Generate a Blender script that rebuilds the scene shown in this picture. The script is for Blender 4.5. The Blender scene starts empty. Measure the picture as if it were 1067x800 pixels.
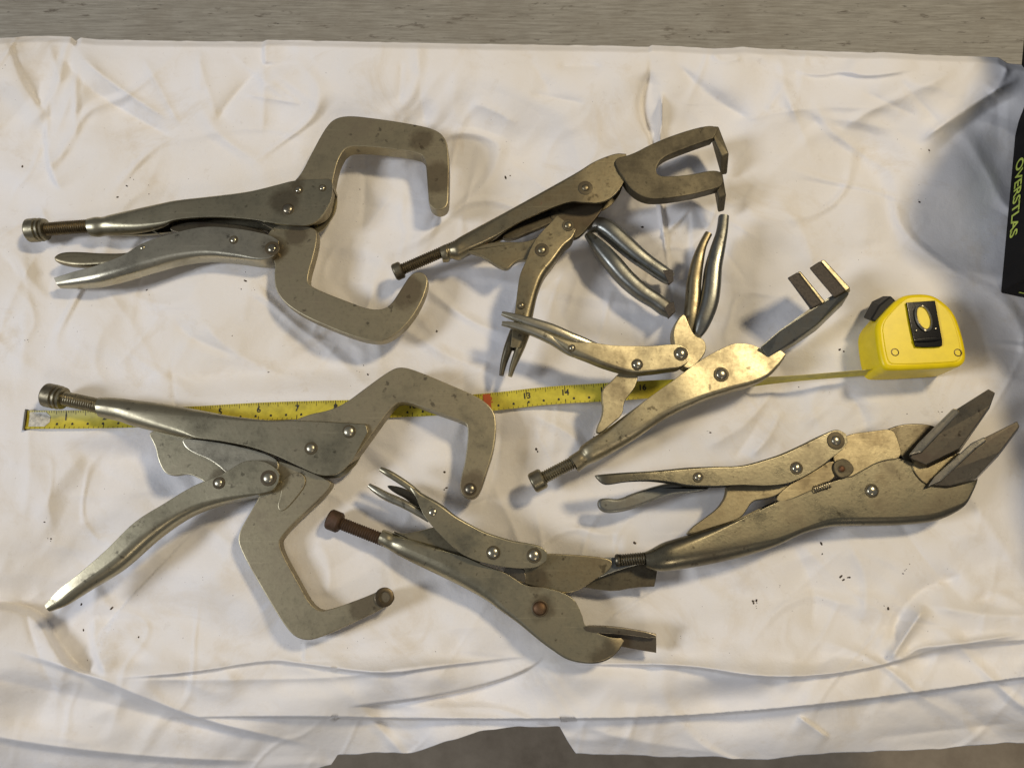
import bpy, bmesh, math, random
import numpy as np
from mathutils import Vector, noise
random.seed(7)
S = 0.00065                      # metres per photograph pixel on the cloth
D = 0.53; TILT = math.radians(13)
sc = bpy.context.scene
# ---------------------------------------------------------------- camera
CAM = Vector((0, -D*math.sin(TILT), D*math.cos(TILT)))
cd = bpy.data.cameras.new('camera'); cam = bpy.data.objects.new('camera', cd)
sc.collection.objects.link(cam); sc.camera = cam
cam.location = CAM; cam.rotation_euler = (TILT, 0, 0)
cd.sensor_width = 36; cd.lens = 36*D/(1067*S); cd.clip_start = .01; cd.clip_end = 50
# ---------------------------------------------------------------- world and lamps
w = bpy.data.worlds.new('World'); sc.world = w; w.use_nodes = True
bg = w.node_tree.nodes['Background']; bg.inputs[0].default_value = (.72, .76, .88, 1); bg.inputs[1].default_value = .165
def area(name, loc, size, power, col, target=(0, 0, 0), sy=None):
    l = bpy.data.lights.new(name, 'AREA'); l.energy = power; l.color = col; l.size = size
    if sy: l.shape = 'RECTANGLE'; l.size_y = sy
    o = bpy.data.objects.new(name, l); sc.collection.objects.link(o); o.location = loc
    o.rotation_euler = (Vector(target)-Vector(loc)).to_track_quat('-Z', 'Y').to_euler()
    return o
area('warm_ceiling_lamp', (.86, .60, 1.6), .22, 17, (1, .83, .56))
area('cool_window_light', (-1.65, -.30, 1.42), .42, 22.5, (.83, .88, 1), sy=.6)
area('warm_room_lamp', (.55, -1.35, 1.55), .35, 3.2, (1, .85, .66))
sc.view_settings.view_transform = 'Standard'; sc.view_settings.look = 'None'
sc.view_settings.exposure = .06; sc.view_settings.gamma = 1
sc.render.engine = 'CYCLES'

# ---------------------------------------------------------------- helpers
ct, st = math.cos(TILT), math.sin(TILT)
def P(px, py, z=0.0):
    """photograph pixel -> point of the plane at height z (metres)"""
    a = (px-533.5)*S; b = (400-py)*S
    d = Vector((a, b*ct + D*st, b*st - D*ct))
    return CAM + d*((z-CAM.z)/d.z)
mm = .001
def root(name, px, py, label, cat, group=None):
    o = bpy.data.objects.new(name, None); sc.collection.objects.link(o)
    o.location = P(px, py, 0); o.empty_display_size = .01
    o['label'] = label; o['category'] = cat
    if group: o['group'] = group
    return o
def make(name, verts, faces, mat, parent=None, smooth=True, ang=38, mats=None, fm=None):
    off = Vector(parent.location) if parent else Vector()
    if parent and parent.parent: off = off + Vector(parent.parent.location)
    me = bpy.data.meshes.new(name)
    me.from_pydata([tuple(Vector(v)-off) for v in verts], [], faces)
    for m in (mats or [mat]): me.materials.append(m)
    if fm is not None:
        for p, k in zip(me.polygons, fm): p.material_index = k
    bm = bmesh.new(); bm.from_mesh(me); bmesh.ops.recalc_face_normals(bm, faces=bm.faces); bm.to_mesh(me); bm.free()
    if smooth:
        me.polygons.foreach_set('use_smooth', [True]*len(me.polygons)); me.set_sharp_from_angle(angle=math.radians(ang))
    o = bpy.data.objects.new(name, me); sc.collection.objects.link(o)
    if parent: o.parent = parent
    if smooth:
        md = o.modifiers.new('weighted_normal', 'WEIGHTED_NORMAL'); md.keep_sharp = True; md.weight = 80
    return o
def chaikin(p, n=2, closed=True):
    p = [tuple(map(float, q)) for q in p]
    for _ in range(n):
        r = []; m = len(p)
        if not closed: r.append(p[0])
        for i in range(m if closed else m-1):
            a, b = p[i], p[(i+1) % m]
            if a == b: r.append(a); continue
            r.append(tuple(.75*x+.25*y for x, y in zip(a, b))); r.append(tuple(.25*x+.75*y for x, y in zip(a, b)))
        if not closed: r.append(p[-1])
        p = r
    return p
def dedupe(P2, eps=1e-5):
    out = []
    for q in P2:
        if not out or (q-out[-1]).length > eps: out.append(q)
    if (out[0]-out[-1]).length <= eps: out.pop()
    return out
def inset(poly, r):
    n = len(poly); out = []
    A = sum(poly[i].x*poly[(i+1) % n].y-poly[(i+1) % n].x*poly[i].y for i in range(n))
    s = 1 if A > 0 else -1
    for i in range(n):
        a = (poly[i]-poly[i-1]).normalized(); b = (poly[(i+1) % n]-poly[i]).normalized()
        na = Vector((-a.y, a.x))*s; nb = Vector((-b.y, b.x))*s; m = na+nb
        if m.length < 1e-6: m = na.copy()
        m.normalize(); k = 1/max(.5, m.dot(na)); out.append(poly[i]+m*r*k)
    return out
def slab(poly2, zt, zb, bev, seg=2, zf=None):
    """verts/faces of an extruded 2-D outline with rounded rims"""
    rings = []
    for k in range(seg+1):
        a = math.pi/2*k/seg; rings.append((bev*(1-math.sin(a)), zb+bev*(1-math.cos(a))))
    for k in range(seg+1):
        a = math.pi/2*k/seg; rings.append((bev*(1-math.cos(a)), zt-bev*(1-math.sin(a))))
    V = []; F = []; n = len(poly2)
    for r, z in rings:
        q = inset(poly2, r) if r > 1e-7 else poly2
        V += [(v.x, v.y, z+(zf(v.x, v.y) if zf else 0)) for v in q]
    for j in range(len(rings)-1):
        for i in range(n):
            i2 = (i+1) % n; F.append((j*n+i, j*n+i2, (j+1)*n+i2, (j+1)*n+i))
    F.append(tuple(range(n-1, -1, -1))); F.append(tuple((len(rings)-1)*n+i for i in range(n)))
    return V, F
def plate(name, pts, zt, th, mat, parent, bev=.7, sm=2, seg=2, zf=None):
    """pts: photograph outline of the top face; zt/th in mm. A point given twice stays sharp."""
    q = chaikin(pts, sm) if sm else pts
    poly = [P(x, y, zt*mm).to_2d() for x, y in q]
    poly = dedupe(poly, 2e-4)
    V, F = slab(poly, zt*mm, (zt-th)*mm, bev*mm, seg, zf)
    return make(name, V, F, mat, parent)
def crom(a, b, c, d, t):
    return .5*((2*b)+(-a+c)*t+(2*a-5*b+4*c-d)*t*t+(-a+3*b-3*c+d)*t**3)
def channel(name, stations, mat, parent, t=1.7, sub=6):
    """stamped handle. station: (back x, back y, open x, open y, centre z, height, rounding 0..1, lip 0..1) px / mm"""
    s = [np.array(q, float) for q in stations]; n = len(s); full = []
    for i in range(n-1):
        for k in range(sub):
            full.append(crom(s[max(i-1, 0)], s[i], s[i+1], s[min(i+2, n-1)], k/sub))
    full.append(s[-1])
    def curve(wd, h, rb, ro, lip, x0):
        c = []; zl = h/2-ro
        z0 = -h/2+ro; zend = z0*(1-lip)
        c.append((x0, zend if lip > .02 else z0))
        for k in range(5):
            a = math.pi+math.pi/2*k/4; c.append((x0+ro+ro*math.cos(a), z0+ro*math.sin(a)))
        c.append((x0+wd*.5, -h/2))
        for k in range(6):
            a = -math.pi/2+math.pi/2*k/5; c.append((x0+wd-rb+rb*math.cos(a), -h/2+rb+rb*math.sin(a)))
        c2 = [(x, -z) for x, z in reversed(c)]
        return c+c2
    V = []; F = []; m = None
    for q in full:
        bx, by, ox, oy, zc, h, rf, lip = q; lip = min(max(lip, 0), 1); rf = min(max(rf, .05), 1)
        zt = (zc+h*.35)*mm
        B = P(bx, by, zt).to_2d(); O = P(ox, oy, zt).to_2d(); wd = (B-O).length*1000; u = (B-O).normalized()
        h = max(h, 1.0); rb = max(.3, rf*min(h/2, wd*.48)); ro = max(.35, lip*min(h/2, wd*.48))
        ro = min(ro, wd*.45)
        outer = curve(wd, h, rb, ro, lip, 0)
        tt = min(t, h*.3, wd*.3)
        inner = curve(wd-tt*(1+lip), h-2*tt, max(.1, rb-tt), max(.1, ro-tt if lip > .3 else .1), lip, tt*lip if lip > .02 else 0)
        ring = outer+inner[::-1]; m = len(ring)
        for x, z in ring: V.append((O.x+u.x*x*mm, O.y+u.y*x*mm, (zc+z)*mm))
    L = len(full)
    for j in range(L-1):
        for i in range(m):
            i2 = (i+1) % m; F.append((j*m+i, j*m+i2, (j+1)*m+i2, (j+1)*m+i))
    k = m//2
    for base in (0, (L-1)*m):                     # end caps, strip between the outer and inner curves
        for i in range(k-1): F.append((base+i, base+i+1, base+m-2-i, base+m-1-i))
    return make(name, V, F, mat, parent, ang=50)
def basis(ax):
    ax = ax.normalized(); up = Vector((0, 0, 1)) if abs(ax.z) < .9 else Vector((1, 0, 0))
    u = ax.cross(up).normalized(); return u, u.cross(ax).normalized()
def lathe(name, a, b, prof, mat, parent, n=24, hexa=False, make_it=True):
    """prof: (mm along a->b, radius mm)"""
    ax = (b-a).normalized(); u, v = basis(ax); V = []; F = []
    for d, r in prof:
        for i in range(n):
            th = 2*math.pi*i/n
            rr = r*(1/max(math.cos(((th+math.pi/6) % (math.pi/3))-math.pi/6), .8) if hexa else 1)
            p = a+ax*d*mm+(u*math.cos(th)+v*math.sin(th))*rr*mm; V.append(p)
    for j in range(len(prof)-1):
        for i in range(n):
            i2 = (i+1) % n; F.append((j*n+i, j*n+i2, (j+1)*n+i2, (j+1)*n+i))
    F.append(tuple(range(n))); F.append(tuple((len(prof)-1)*n+i for i in range(n)))
    return make(name, V, F, mat, parent, ang=35) if make_it else (V, F)
def screw(x0, y0, z0, x1, y1, z1, parent, r=4.6, knob=8.4, klen=12.5, m_s=None, m_k=None, ridges=True, sock=True):
    """x0,y0: middle of the knob's outer end, x1,y1: where the shaft enters the handle"""
    a = P(x0, y0, z0*mm); b = P(x1, y1, z1*mm); L = (b-a).length*1000
    pr = [(0, .1), (.2, knob*.52), (1.2, knob*.56), (1.2, knob*.60), (0, knob*.62), (.15, knob*.86), (.9, knob*.97), (1.6, knob)]
    if ridges: pr += [(klen*.55, knob), (klen*.6, knob*.86), (klen*.66, knob*.86), (klen*.7, knob*.98), (klen*.78, knob*.98), (klen*.82, knob*.82), (klen*.87, knob*.82), (klen*.9, knob*.94), (klen, knob*.9), (klen+.6, r*.9)]
    else: pr += [(klen*.85, knob), (klen*.97, knob*.88), (klen, r*1.05), (klen+.5, r*.9)]
    k = lathe('knob', a, b, pr, m_k, parent, n=28)
    sp = []; d = klen; pitch = 1.55
    while d < L+10: sp += [(d, r*.86), (d+pitch*.42, r), (d+pitch*.58, r)]; d += pitch
    s = lathe('threaded_screw', a, b, sp, m_s, parent, n=20)
    return k
def dome(px, py, zt, r, mat, parent, wash=1.45, h=None):
    r *= .84; c = P(px, py, (zt)*mm); h = h or r*.42
    pr = [(-1.2, r*wash), (.15, r*wash), (.35, r*wash*.93), (.35, r*1.04), (.5, r)]
    for k in range(1, 7):
        a = math.pi/2*k/6; pr.append((.5+h*math.sin(a), max(.05, r*math.cos(a))))
    V, F = lathe('rivet', c, c+Vector((0, 0, 1)), pr, None, None, n=20, make_it=False)
    fm = [1 if (i//20) < 3 else 0 for i in range(len(F))]
    return make('rivet', V, F, mat, parent, ang=32, mats=[mat, M['grime']], fm=fm)
def tube(name, path, mat, parent, n=14, flat=1.0, sub=5, cap=True):
    """path: (px, py, z mm, radius mm)"""
    pts = []
    s = [np.array(q, float) for q in path]; m = len(s)
    for i in range(m-1):
        for k in range(sub): pts.append(crom(s[max(i-1, 0)], s[i], s[i+1], s[min(i+2, m-1)], k/sub))
    pts.append(s[-1])
    C = [P(q[0], q[1], q[2]*mm) for q in pts]; V = []; F = []
    for j, q in enumerate(pts):
        ax = (C[min(j+1, len(C)-1)]-C[max(j-1, 0)]); u, v = basis(ax); r = q[3]*mm
        for i in range(n):
            a = 2*math.pi*i/n; ca, sa = math.cos(a), math.sin(a)
            e = 2/2.8; ca = math.copysign(abs(ca)**e, ca); sa = math.copysign(abs(sa)**e, sa)
            V.append(C[j]+u*ca*r+v*sa*r*flat)
    for j in range(len(pts)-1):
        for i in range(n):
            i2 = (i+1) % n; F.append((j*n+i, j*n+i2, (j+1)*n+i2, (j+1)*n+i))
    F.append(tuple(range(n))); F.append(tuple((len(pts)-1)*n+i for i in range(n)))
    return make(name, V, F, mat, parent, ang=55)
def helix(name, a, b, R, wire, turns, mat, parent):
    ax = b-a; u, v = basis(ax); C = []; n = int(turns*14)
    for i in range(n+1):
        t = i/n; th = 2*math.pi*turns*t; C.append(a+ax*t+(u*math.cos(th)+v*math.sin(th))*R*mm)
    V = []; F = []; k = 6
    for j, c in enumerate(C):
        d = C[min(j+1, n)]-C[max(j-1, 0)]; p, q = basis(d)
        for i in range(k):
            th = 2*math.pi*i/k; V.append(c+(p*math.cos(th)+q*math.sin(th))*wire*mm)
    for j in range(n):
        for i in range(k):
            i2 = (i+1) % k; F.append((j*k+i, j*k+i2, (j+1)*k+i2, (j+1)*k+i))
    return make(name, V, F, mat, parent)
def hexa(name, top, bot, mat, parent, bev=.5):
    """solid between two 3-D outlines with the same number of points (top, bottom)"""
    n = len(top); V = list(top)+list(bot)
    F = [tuple(range(n)), tuple(range(2*n-1, n-1, -1))]+[(i, n+i, n+(i+1) % n, (i+1) % n) for i in range(n)]
    o = make(name, V, F, mat, parent, smooth=False)
    md = o.modifiers.new('bevel', 'BEVEL'); md.width = bev*mm; md.segments = 2; md.limit_method = 'ANGLE'
    return o

# ---------------------------------------------------------------- materials
M = {}
def nt(name):
    m = bpy.data.materials.new(name); m.use_nodes = True; t = m.node_tree
    return m, t, t.nodes['Principled BSDF']
def N(t, kind, **kw):
    n = t.nodes.new(kind)
    for k, v in kw.items():
        if k in n.inputs: n.inputs[k].default_value = v
        else: setattr(n, k, v)
    return n
def ramp(t, fac, a, b, ca=(0, 0, 0, 1), cb=(1, 1, 1, 1)):
    r = t.nodes.new('ShaderNodeValToRGB'); e = r.color_ramp.elements
    e[0].position = a; e[1].position = b; e[0].color = ca; e[1].color = cb
    t.links.new(fac, r.inputs[0]); return r.outputs[0]
def mixc(t, fac, a, b, mode='MIX'):
    n = t.nodes.new('ShaderNodeMix'); n.data_type = 'RGBA'; n.blend_type = mode
    for s, v in ((n.inputs[0], fac), (n.inputs[6], a), (n.inputs[7], b)):
        if hasattr(v, 'is_output') or isinstance(v, bpy.types.NodeSocket): t.links.new(v, s)
        else: s.default_value = v
    return n.outputs[2]
def stains(t, c, spots, col, amt, seed=0.):
    """rust and grease marks with a place and a ragged outline of their own"""
    L = t.links; ge = N(t, 'ShaderNodeNewGeometry')
    nz = N(t, 'ShaderNodeTexNoise', Scale=110, Detail=6, Roughness=.7); L.new(ge.outputs['Position'], nz.inputs['Vector'])
    tot = None
    for x, y, r in spots:
        p = P(x, y, .012); d = N(t, 'ShaderNodeVectorMath', operation='DISTANCE'); L.new(ge.outputs['Position'], d.inputs[0]); d.inputs[1].default_value = p
        mr = N(t, 'ShaderNodeMapRange'); mr.inputs[1].default_value = r*.35*mm; mr.inputs[2].default_value = r*mm+.004; mr.inputs[3].default_value = 1; mr.inputs[4].default_value = 0; L.new(d.outputs['Value'], mr.inputs[0])
        if tot is None: tot = mr.outputs[0]
        else:
            m = N(t, 'ShaderNodeMath', operation='MAXIMUM'); L.new(tot, m.inputs[0]); L.new(mr.outputs[0], m.inputs[1]); tot = m.outputs[0]
    m = N(t, 'ShaderNodeMath', operation='ADD'); L.new(tot, m.inputs[0]); L.new(nz.outputs[0], m.inputs[1])
    return mixc(t, ramp(t, m.outputs[0], .62, 1.62, cb=(amt, amt, amt, 1)), c, col)
STAIN = [(456, 190, 13), (440, 150, 9), (422, 305, 12), (300, 214, 12), (312, 197, 7), (284, 262, 8), (309, 246, 7), (492, 508, 11), (402, 622, 12), (378, 630, 8), (640, 676, 11), (625, 684, 9), (565, 632, 9), (560, 604, 8),
 (610, 196, 9), (592, 236, 8), (566, 262, 8), (544, 318, 5), (645, 180, 9), (660, 190, 12), (612, 222, 12), (876, 486, 9), (905, 460, 10), (912, 500, 8), (785, 382, 5), (720, 345, 6), (640, 410, 7), (232, 500, 6), (365, 450, 6), (937, 534, 3), (150, 258, 4)]
TONE = {'nickel_gold': .76, 'nickel_f': .60, 'nickel_aged': .95, 'nickel_stained': .52, 'forged_arm': 1.14, 'nickel': 1.08, 'nickel_clean': 1.15, 'rivet_steel': 1.0, 'rusty_screw': .9, 'rusty_rivet': .9}
def metal(name, base, dark, rough=.36, patch=.5, rust=.0, rustc=(.16, .065, .025, 1), metallic=.92, bump=.15, seed=0.):
    k = TONE.get(name, .86); base = (base[0]*k, base[1]*k*.975, base[2]*k*.83, 1); dark = (dark[0]*k, dark[1]*k, dark[2]*k*.95, 1); rough -= .05
    m, t, b = nt(name); L = t.links
    tc = N(t, 'ShaderNodeTexCoord'); mp = N(t, 'ShaderNodeMapping'); mp.inputs['Location'].default_value = (seed, seed*.7, 0)
    L.new(tc.outputs['Object'], mp.inputs[0])
    n1 = N(t, 'ShaderNodeTexNoise', Scale=38, Detail=9, Roughness=.68); L.new(mp.outputs[0], n1.inputs['Vector'])
    n2 = N(t, 'ShaderNodeTexNoise', Scale=420, Detail=5, Roughness=.7); L.new(mp.outputs[0], n2.inputs['Vector'])
    n3 = N(t, 'ShaderNodeTexNoise', Scale=60, Detail=8, Roughness=.75); n3.inputs['Distortion'].default_value = .6
    L.new(mp.outputs[0], n3.inputs['Vector'])
    f1 = ramp(t, n1.outputs[0], .60-.3*patch, .78-.2*patch)
    c = mixc(t, f1, base, dark)
    f2 = ramp(t, n2.outputs[0], .52, .70, cb=(.7, .7, .7, 1)); c = mixc(t, f2, c, dark)
    ms = N(t, 'ShaderNodeMapping'); ms.inputs['Rotation'].default_value = (0, 0, seed*2.1+.5); ms.inputs['Scale'].default_value = (22, 1100, 22); L.new(tc.outputs['Object'], ms.inputs[0])
    ns = N(t, 'ShaderNodeTexNoise', Scale=1, Detail=3, Roughness=.6); L.new(ms.outputs[0], ns.inputs['Vector'])
    fs = ramp(t, ns.outputs[0], .62, .74, cb=(.3, .3, .3, 1)); c = mixc(t, fs, c, tuple(min(1, q*1.7) for q in base[:3])+(1,))
    n5 = N(t, 'ShaderNodeTexNoise', Scale=155, Detail=4, Roughness=.6); L.new(mp.outputs[0], n5.inputs['Vector'])
    f5 = ramp(t, n5.outputs[0], .64, .70, cb=(.75, .75, .75, 1)); c = mixc(t, f5, c, tuple(q*.45 for q in dark[:3])+(1,))
    c = stains(t, c, STAIN, (.085, .058, .032, 1), .55)
    f3 = ramp(t, n3.outputs[0], .72-.42*rust, .80-.35*rust) if rust > 0 else None
    if f3 is not None:
        c = mixc(t, f3, c, rustc)
        mt = N(t, 'ShaderNodeMapRange'); mt.inputs[3].default_value = metallic; mt.inputs[4].default_value = .1
        L.new(f3, mt.inputs[0]); L.new(mt.outputs[0], b.inputs['Metallic'])
    else: b.inputs['Metallic'].default_value = metallic
    L.new(c, b.inputs['Base Color'])
    mr = N(t, 'ShaderNodeMapRange'); mr.inputs[1].default_value = .3; mr.inputs[2].default_value = .75
    mr.inputs[3].default_value = rough-.07; mr.inputs[4].default_value = min(1, rough+.2)
    L.new(n1.outputs[0], mr.inputs[0]); L.new(mr.outputs[0], b.inputs['Roughness'])
    bp = N(t, 'ShaderNodeBump', Strength=bump, Distance=.0004); L.new(n2.outputs[0], bp.inputs['Height']); L.new(bp.outputs[0], b.inputs['Normal'])
    M[name] = m; return m
metal('nickel', (.35, .32, .245, 1), (.235, .205, .145, 1), .36, .42, .10)
metal('nickel_clean', (.40, .375, .32, 1), (.26, .235, .18, 1), .33, .35, .0, seed=.31)
metal('nickel_gold', (.60, .54, .40, 1), (.30, .25, .16, 1), .42, .62, .14, seed=.7)
metal('nickel_f', (.37, .34, .265, 1), (.21, .18, .13, 1), .33, .5, .16, seed=1.9)
metal('nickel_aged', (.32, .28, .20, 1), (.18, .145, .09, 1), .38, .55, .16, seed=1.3)
metal('nickel_stained', (.23, .20, .145, 1), (.12, .10, .065, 1), .52, .6, .22, (.09, .055, .03, 1), metallic=.7, seed=2.1)
metal('forged_arm', (.30, .265, .195, 1), (.20, .17, .12, 1), .44, .42, .13, (.16, .09, .05, 1), seed=3.3, metallic=.85)
metal('blue_steel', (.25, .26, .27, 1), (.18, .165, .14, 1), .38, .45, .1, seed=4.1)
metal('dark_steel', (.17, .15, .115, 1), (.07, .055, .04, 1), .40, .5, .2, (.07, .035, .02, 1), seed=5.3)
metal('screw_steel', (.19, .15, .095, 1), (.07, .05, .03, 1), .42, .5, .2, (.09, .045, .02, 1), seed=6.3)
metal('knob_steel', (.33, .30, .23, 1), (.15, .12, .08, 1), .40, .5, .2, seed=7.1)
metal('rusty_screw', (.10, .06, .035, 1), (.05, .03, .018, 1), .65, .5, .5, (.085, .04, .02, 1), metallic=.5, bump=.5, seed=8.1)
metal('rivet_steel', (.46, .43, .36, 1), (.25, .21, .16, 1), .24, .3, .0, seed=9.1)
metal('rusty_rivet', (.36, .25, .17, 1), (.15, .07, .035, 1), .5, .6, .45, (.15, .06, .025, 1), seed=9.7)
metal('grime', (.12, .10, .065, 1), (.08, .06, .04, 1), .55, .5, .1, metallic=.6, seed=9.9)
metal('blade_steel', (.24, .215, .18, 1), (.13, .105, .085, 1), .34, .55, .12, (.12, .07, .045, 1), seed=10.3)
metal('bevel_steel', (.48, .45, .40, 1), (.3, .26, .22, 1), .3, .4, .05, seed=11.3)
def plain(name, col, rough=.5, metallic=0, coat=0, noise_amt=.15, scale=60, bump=0):
    m, t, b = nt(name); L = t.links
    tc = N(t, 'ShaderNodeTexCoord'); n = N(t, 'ShaderNodeTexNoise', Scale=scale, Detail=7, Roughness=.65); L.new(tc.outputs['Object'], n.inputs['Vector'])
    d = tuple(c*(1-noise_amt*2) for c in col[:3])+(1,)
    f = ramp(t, n.outputs[0], .4, .75); L.new(mixc(t, f, col, d), b.inputs['Base Color'])
    b.inputs['Roughness'].default_value = rough; b.inputs['Metallic'].default_value = metallic; b.inputs['Coat Weight'].default_value = coat
    if bump:
        bp = N(t, 'ShaderNodeBump', Strength=bump, Distance=.0005); L.new(n.outputs[0], bp.inputs['Height']); L.new(bp.outputs[0], b.inputs['Normal'])
    M[name] = m; return m
plain('yellow_plastic', (.86, .65, .005, 1), .34, noise_amt=.06, scale=150); M['yellow_plastic'].node_tree.nodes['Principled BSDF'].inputs['Specular IOR Level'].default_value = .3
plain('tape_yellow', (.62, .52, .045, 1), .4, noise_amt=.2, scale=120)
plain('tape_ink', (.025, .022, .015, 1), .5)
plain('tape_red', (.60, .12, .02, 1), .45)
plain('tape_tab', (.62, .58, .46, 1), .4, noise_amt=.3, scale=500)
plain('black_lacquer', (.004, .004, .004, 1), .12); M['black_lacquer'].node_tree.nodes['Principled BSDF'].inputs['Specular IOR Level'].default_value = .25
plain('black_plastic', (.009, .009, .009, 1), .5); M['black_plastic'].node_tree.nodes['Principled BSDF'].inputs['Specular IOR Level'].default_value = .2
plain('pitted_steel', (.075, .06, .045, 1), .62, metallic=.3, noise_amt=.35, scale=900, bump=.6)
plain('box_card', (.007, .006, .0055, 1), .6, noise_amt=.2); M['box_card'].node_tree.nodes['Principled BSDF'].inputs['Specular IOR Level'].default_value = .15
plain('box_print', (.55, .66, .10, 1), .5)
plain('crumb', (.055, .035, .02, 1), .9)
plain('spring_steel', (.3, .27, .2, 1), .3, metallic=.9)

def cloth_mat():
    m, t, b = nt('white_cloth'); L = t.links
    tc = N(t, 'ShaderNodeTexCoord')
    a = N(t, 'ShaderNodeTexNoise', Scale=5.5, Detail=6, Roughness=.6); L.new(tc.outputs['Object'], a.inputs['Vector'])
    s = N(t, 'ShaderNodeTexNoise', Scale=17, Detail=8, Roughness=.7); s.inputs['Distortion'].default_value = .8; L.new(tc.outputs['Object'], s.inputs['Vector'])
    g = N(t, 'ShaderNodeTexNoise', Scale=75, Detail=6, Roughness=.75); L.new(tc.outputs['Object'], g.inputs['Vector'])
    c = mixc(t, ramp(t, a.outputs[0], .42, .66), (.80, .775, .745, 1), (.77, .725, .65, 1))
    c = mixc(t, ramp(t, s.outputs[0], .54, .74, cb=(.6, .6, .6, 1)), c, (.64, .55, .41, 1))
    c = mixc(t, ramp(t, g.outputs[0], .64, .78, cb=(.42, .42, .42, 1)), c, (.42, .34, .25, 1))
    c = stains(t, c, [(500, 500, 9), (478, 522, 6), (575, 275, 10), (520, 305, 6), (750, 305, 16), (740, 340, 12), (640, 325, 10), (590, 330, 9), (100, 640, 10), (60, 600, 7), (975, 425, 10), (655, 645, 8), (660, 655, 5), (485, 160, 6), (300, 160, 6), (120, 120, 10), (580, 365, 12), (850, 560, 8), (905, 640, 9), (40, 290, 8)], (.40, .33, .24, 1), .5)
    L.new(c, b.inputs['Base Color']); b.inputs['Roughness'].default_value = .85
    b.inputs['Sheen Weight'].default_value = .08
    wv = N(t, 'ShaderNodeTexNoise', Scale=1500, Detail=2); L.new(tc.outputs['Object'], wv.inputs['Vector'])
    w2 = N(t, 'ShaderNodeTexNoise', Scale=55, Detail=7, Roughness=.6); L.new(tc.outputs['Object'], w2.inputs['Vector'])
    b1 = N(t, 'ShaderNodeBump', Strength=.25, Distance=.0003); L.new(wv.outputs[0], b1.inputs['Height'])
    b2 = N(t, 'ShaderNodeBump', Strength=.35, Distance=.0025); L.new(w2.outputs[0], b2.inputs['Height']); L.new(b1.outputs[0], b2.inputs['Normal'])
    L.new(b2.outputs[0], b.inputs['Normal']); M['cloth'] = m
cloth_mat()
def board_mat():
    m, t, b = nt('painted_wood'); L = t.links
    tc = N(t, 'ShaderNodeTexCoord'); mp = N(t, 'ShaderNodeMapping'); mp.inputs['Scale'].default_value = (1, 14, 1); L.new(tc.outputs['Object'], mp.inputs[0])
    a = N(t, 'ShaderNodeTexNoise', Scale=28, Detail=9, Roughness=.72); L.new(mp.outputs[0], a.inputs['Vector'])
    mp2 = N(t, 'ShaderNodeMapping'); mp2.inputs['Scale'].default_value = (1, 3.2, 1); L.new(tc.outputs['Object'], mp2.inputs[0])
    s = N(t, 'ShaderNodeTexNoise', Scale=34, Detail=7, Roughness=.65); L.new(mp2.outputs[0], s.inputs['Vector'])
    c = mixc(t, ramp(t, a.outputs[0], .35, .7), (.39, .365, .30, 1), (.21, .19, .15, 1))
    c = mixc(t, ramp(t, s.outputs[0], .60, .68, cb=(.75, .75, .75, 1)), c, (.10, .08, .055, 1))
    sc2 = N(t, 'ShaderNodeTexNoise', Scale=70, Detail=5, Roughness=.6); L.new(mp2.outputs[0], sc2.inputs['Vector'])
    c = mixc(t, ramp(t, sc2.outputs[0], .66, .72, cb=(.8, .8, .8, 1)), c, (.06, .05, .04, 1))
    bl = N(t, 'ShaderNodeTexNoise', Scale=11, Detail=8, Roughness=.7); L.new(tc.outputs['Object'], bl.inputs['Vector'])
    c = mixc(t, ramp(t, bl.outputs[0], .45, .7, cb=(.6, .6, .6, 1)), c, (.22, .19, .14, 1))
    L.new(c, b.inputs['Base Color']); b.inputs['Roughness'].default_value = .6
    bp = N(t, 'ShaderNodeBump', Strength=.5, Distance=.001); L.new(a.outputs[0], bp.inputs['Height']); L.new(bp.outputs[0], b.inputs['Normal']); M['board'] = m
    m, t, b = nt('concrete'); L = t.links
    tc = N(t, 'ShaderNodeTexCoord'); a = N(t, 'ShaderNodeTexNoise', Scale=9, Detail=10, Roughness=.7); L.new(tc.outputs['Object'], a.inputs['Vector'])
    L.new(mixc(t, ramp(t, a.outputs[0], .35, .7), (.34, .28, .20, 1), (.19, .15, .10, 1)), b.inputs['Base Color']); b.inputs['Roughness'].default_value = .8; M['floor'] = m
board_mat()

# ---------------------------------------------------------------- setting: floor, bench board
def boxmesh(name, x0, x1, y0, y1, z0, z1, mat, parent=None):
    V = [(x, y, z) for z in (z0, z1) for y in (y0, y1) for x in (x0, x1)]
    F = [(0, 1, 3, 2), (4, 5, 7, 6), (0, 1, 5, 4), (2, 3, 7, 6), (0, 2, 6, 4), (1, 3, 7, 5)]
    return make(name, V, F, mat, parent, smooth=False)
fl = boxmesh('floor', -3, 3, -3, 3, -.80, -.75, M['floor']); fl['kind'] = 'structure'
bt = boxmesh('bench_top', -.62, .62, P(533, 712).y, P(533, 56).y, -.10, -.022, M['board']); bt['kind'] = 'structure'
pb = boxmesh('painted_board', -1.2, 1.2, P(533, 90).y, .9, -.27, -.22, M['board']); pb['kind'] = 'structure'

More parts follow.
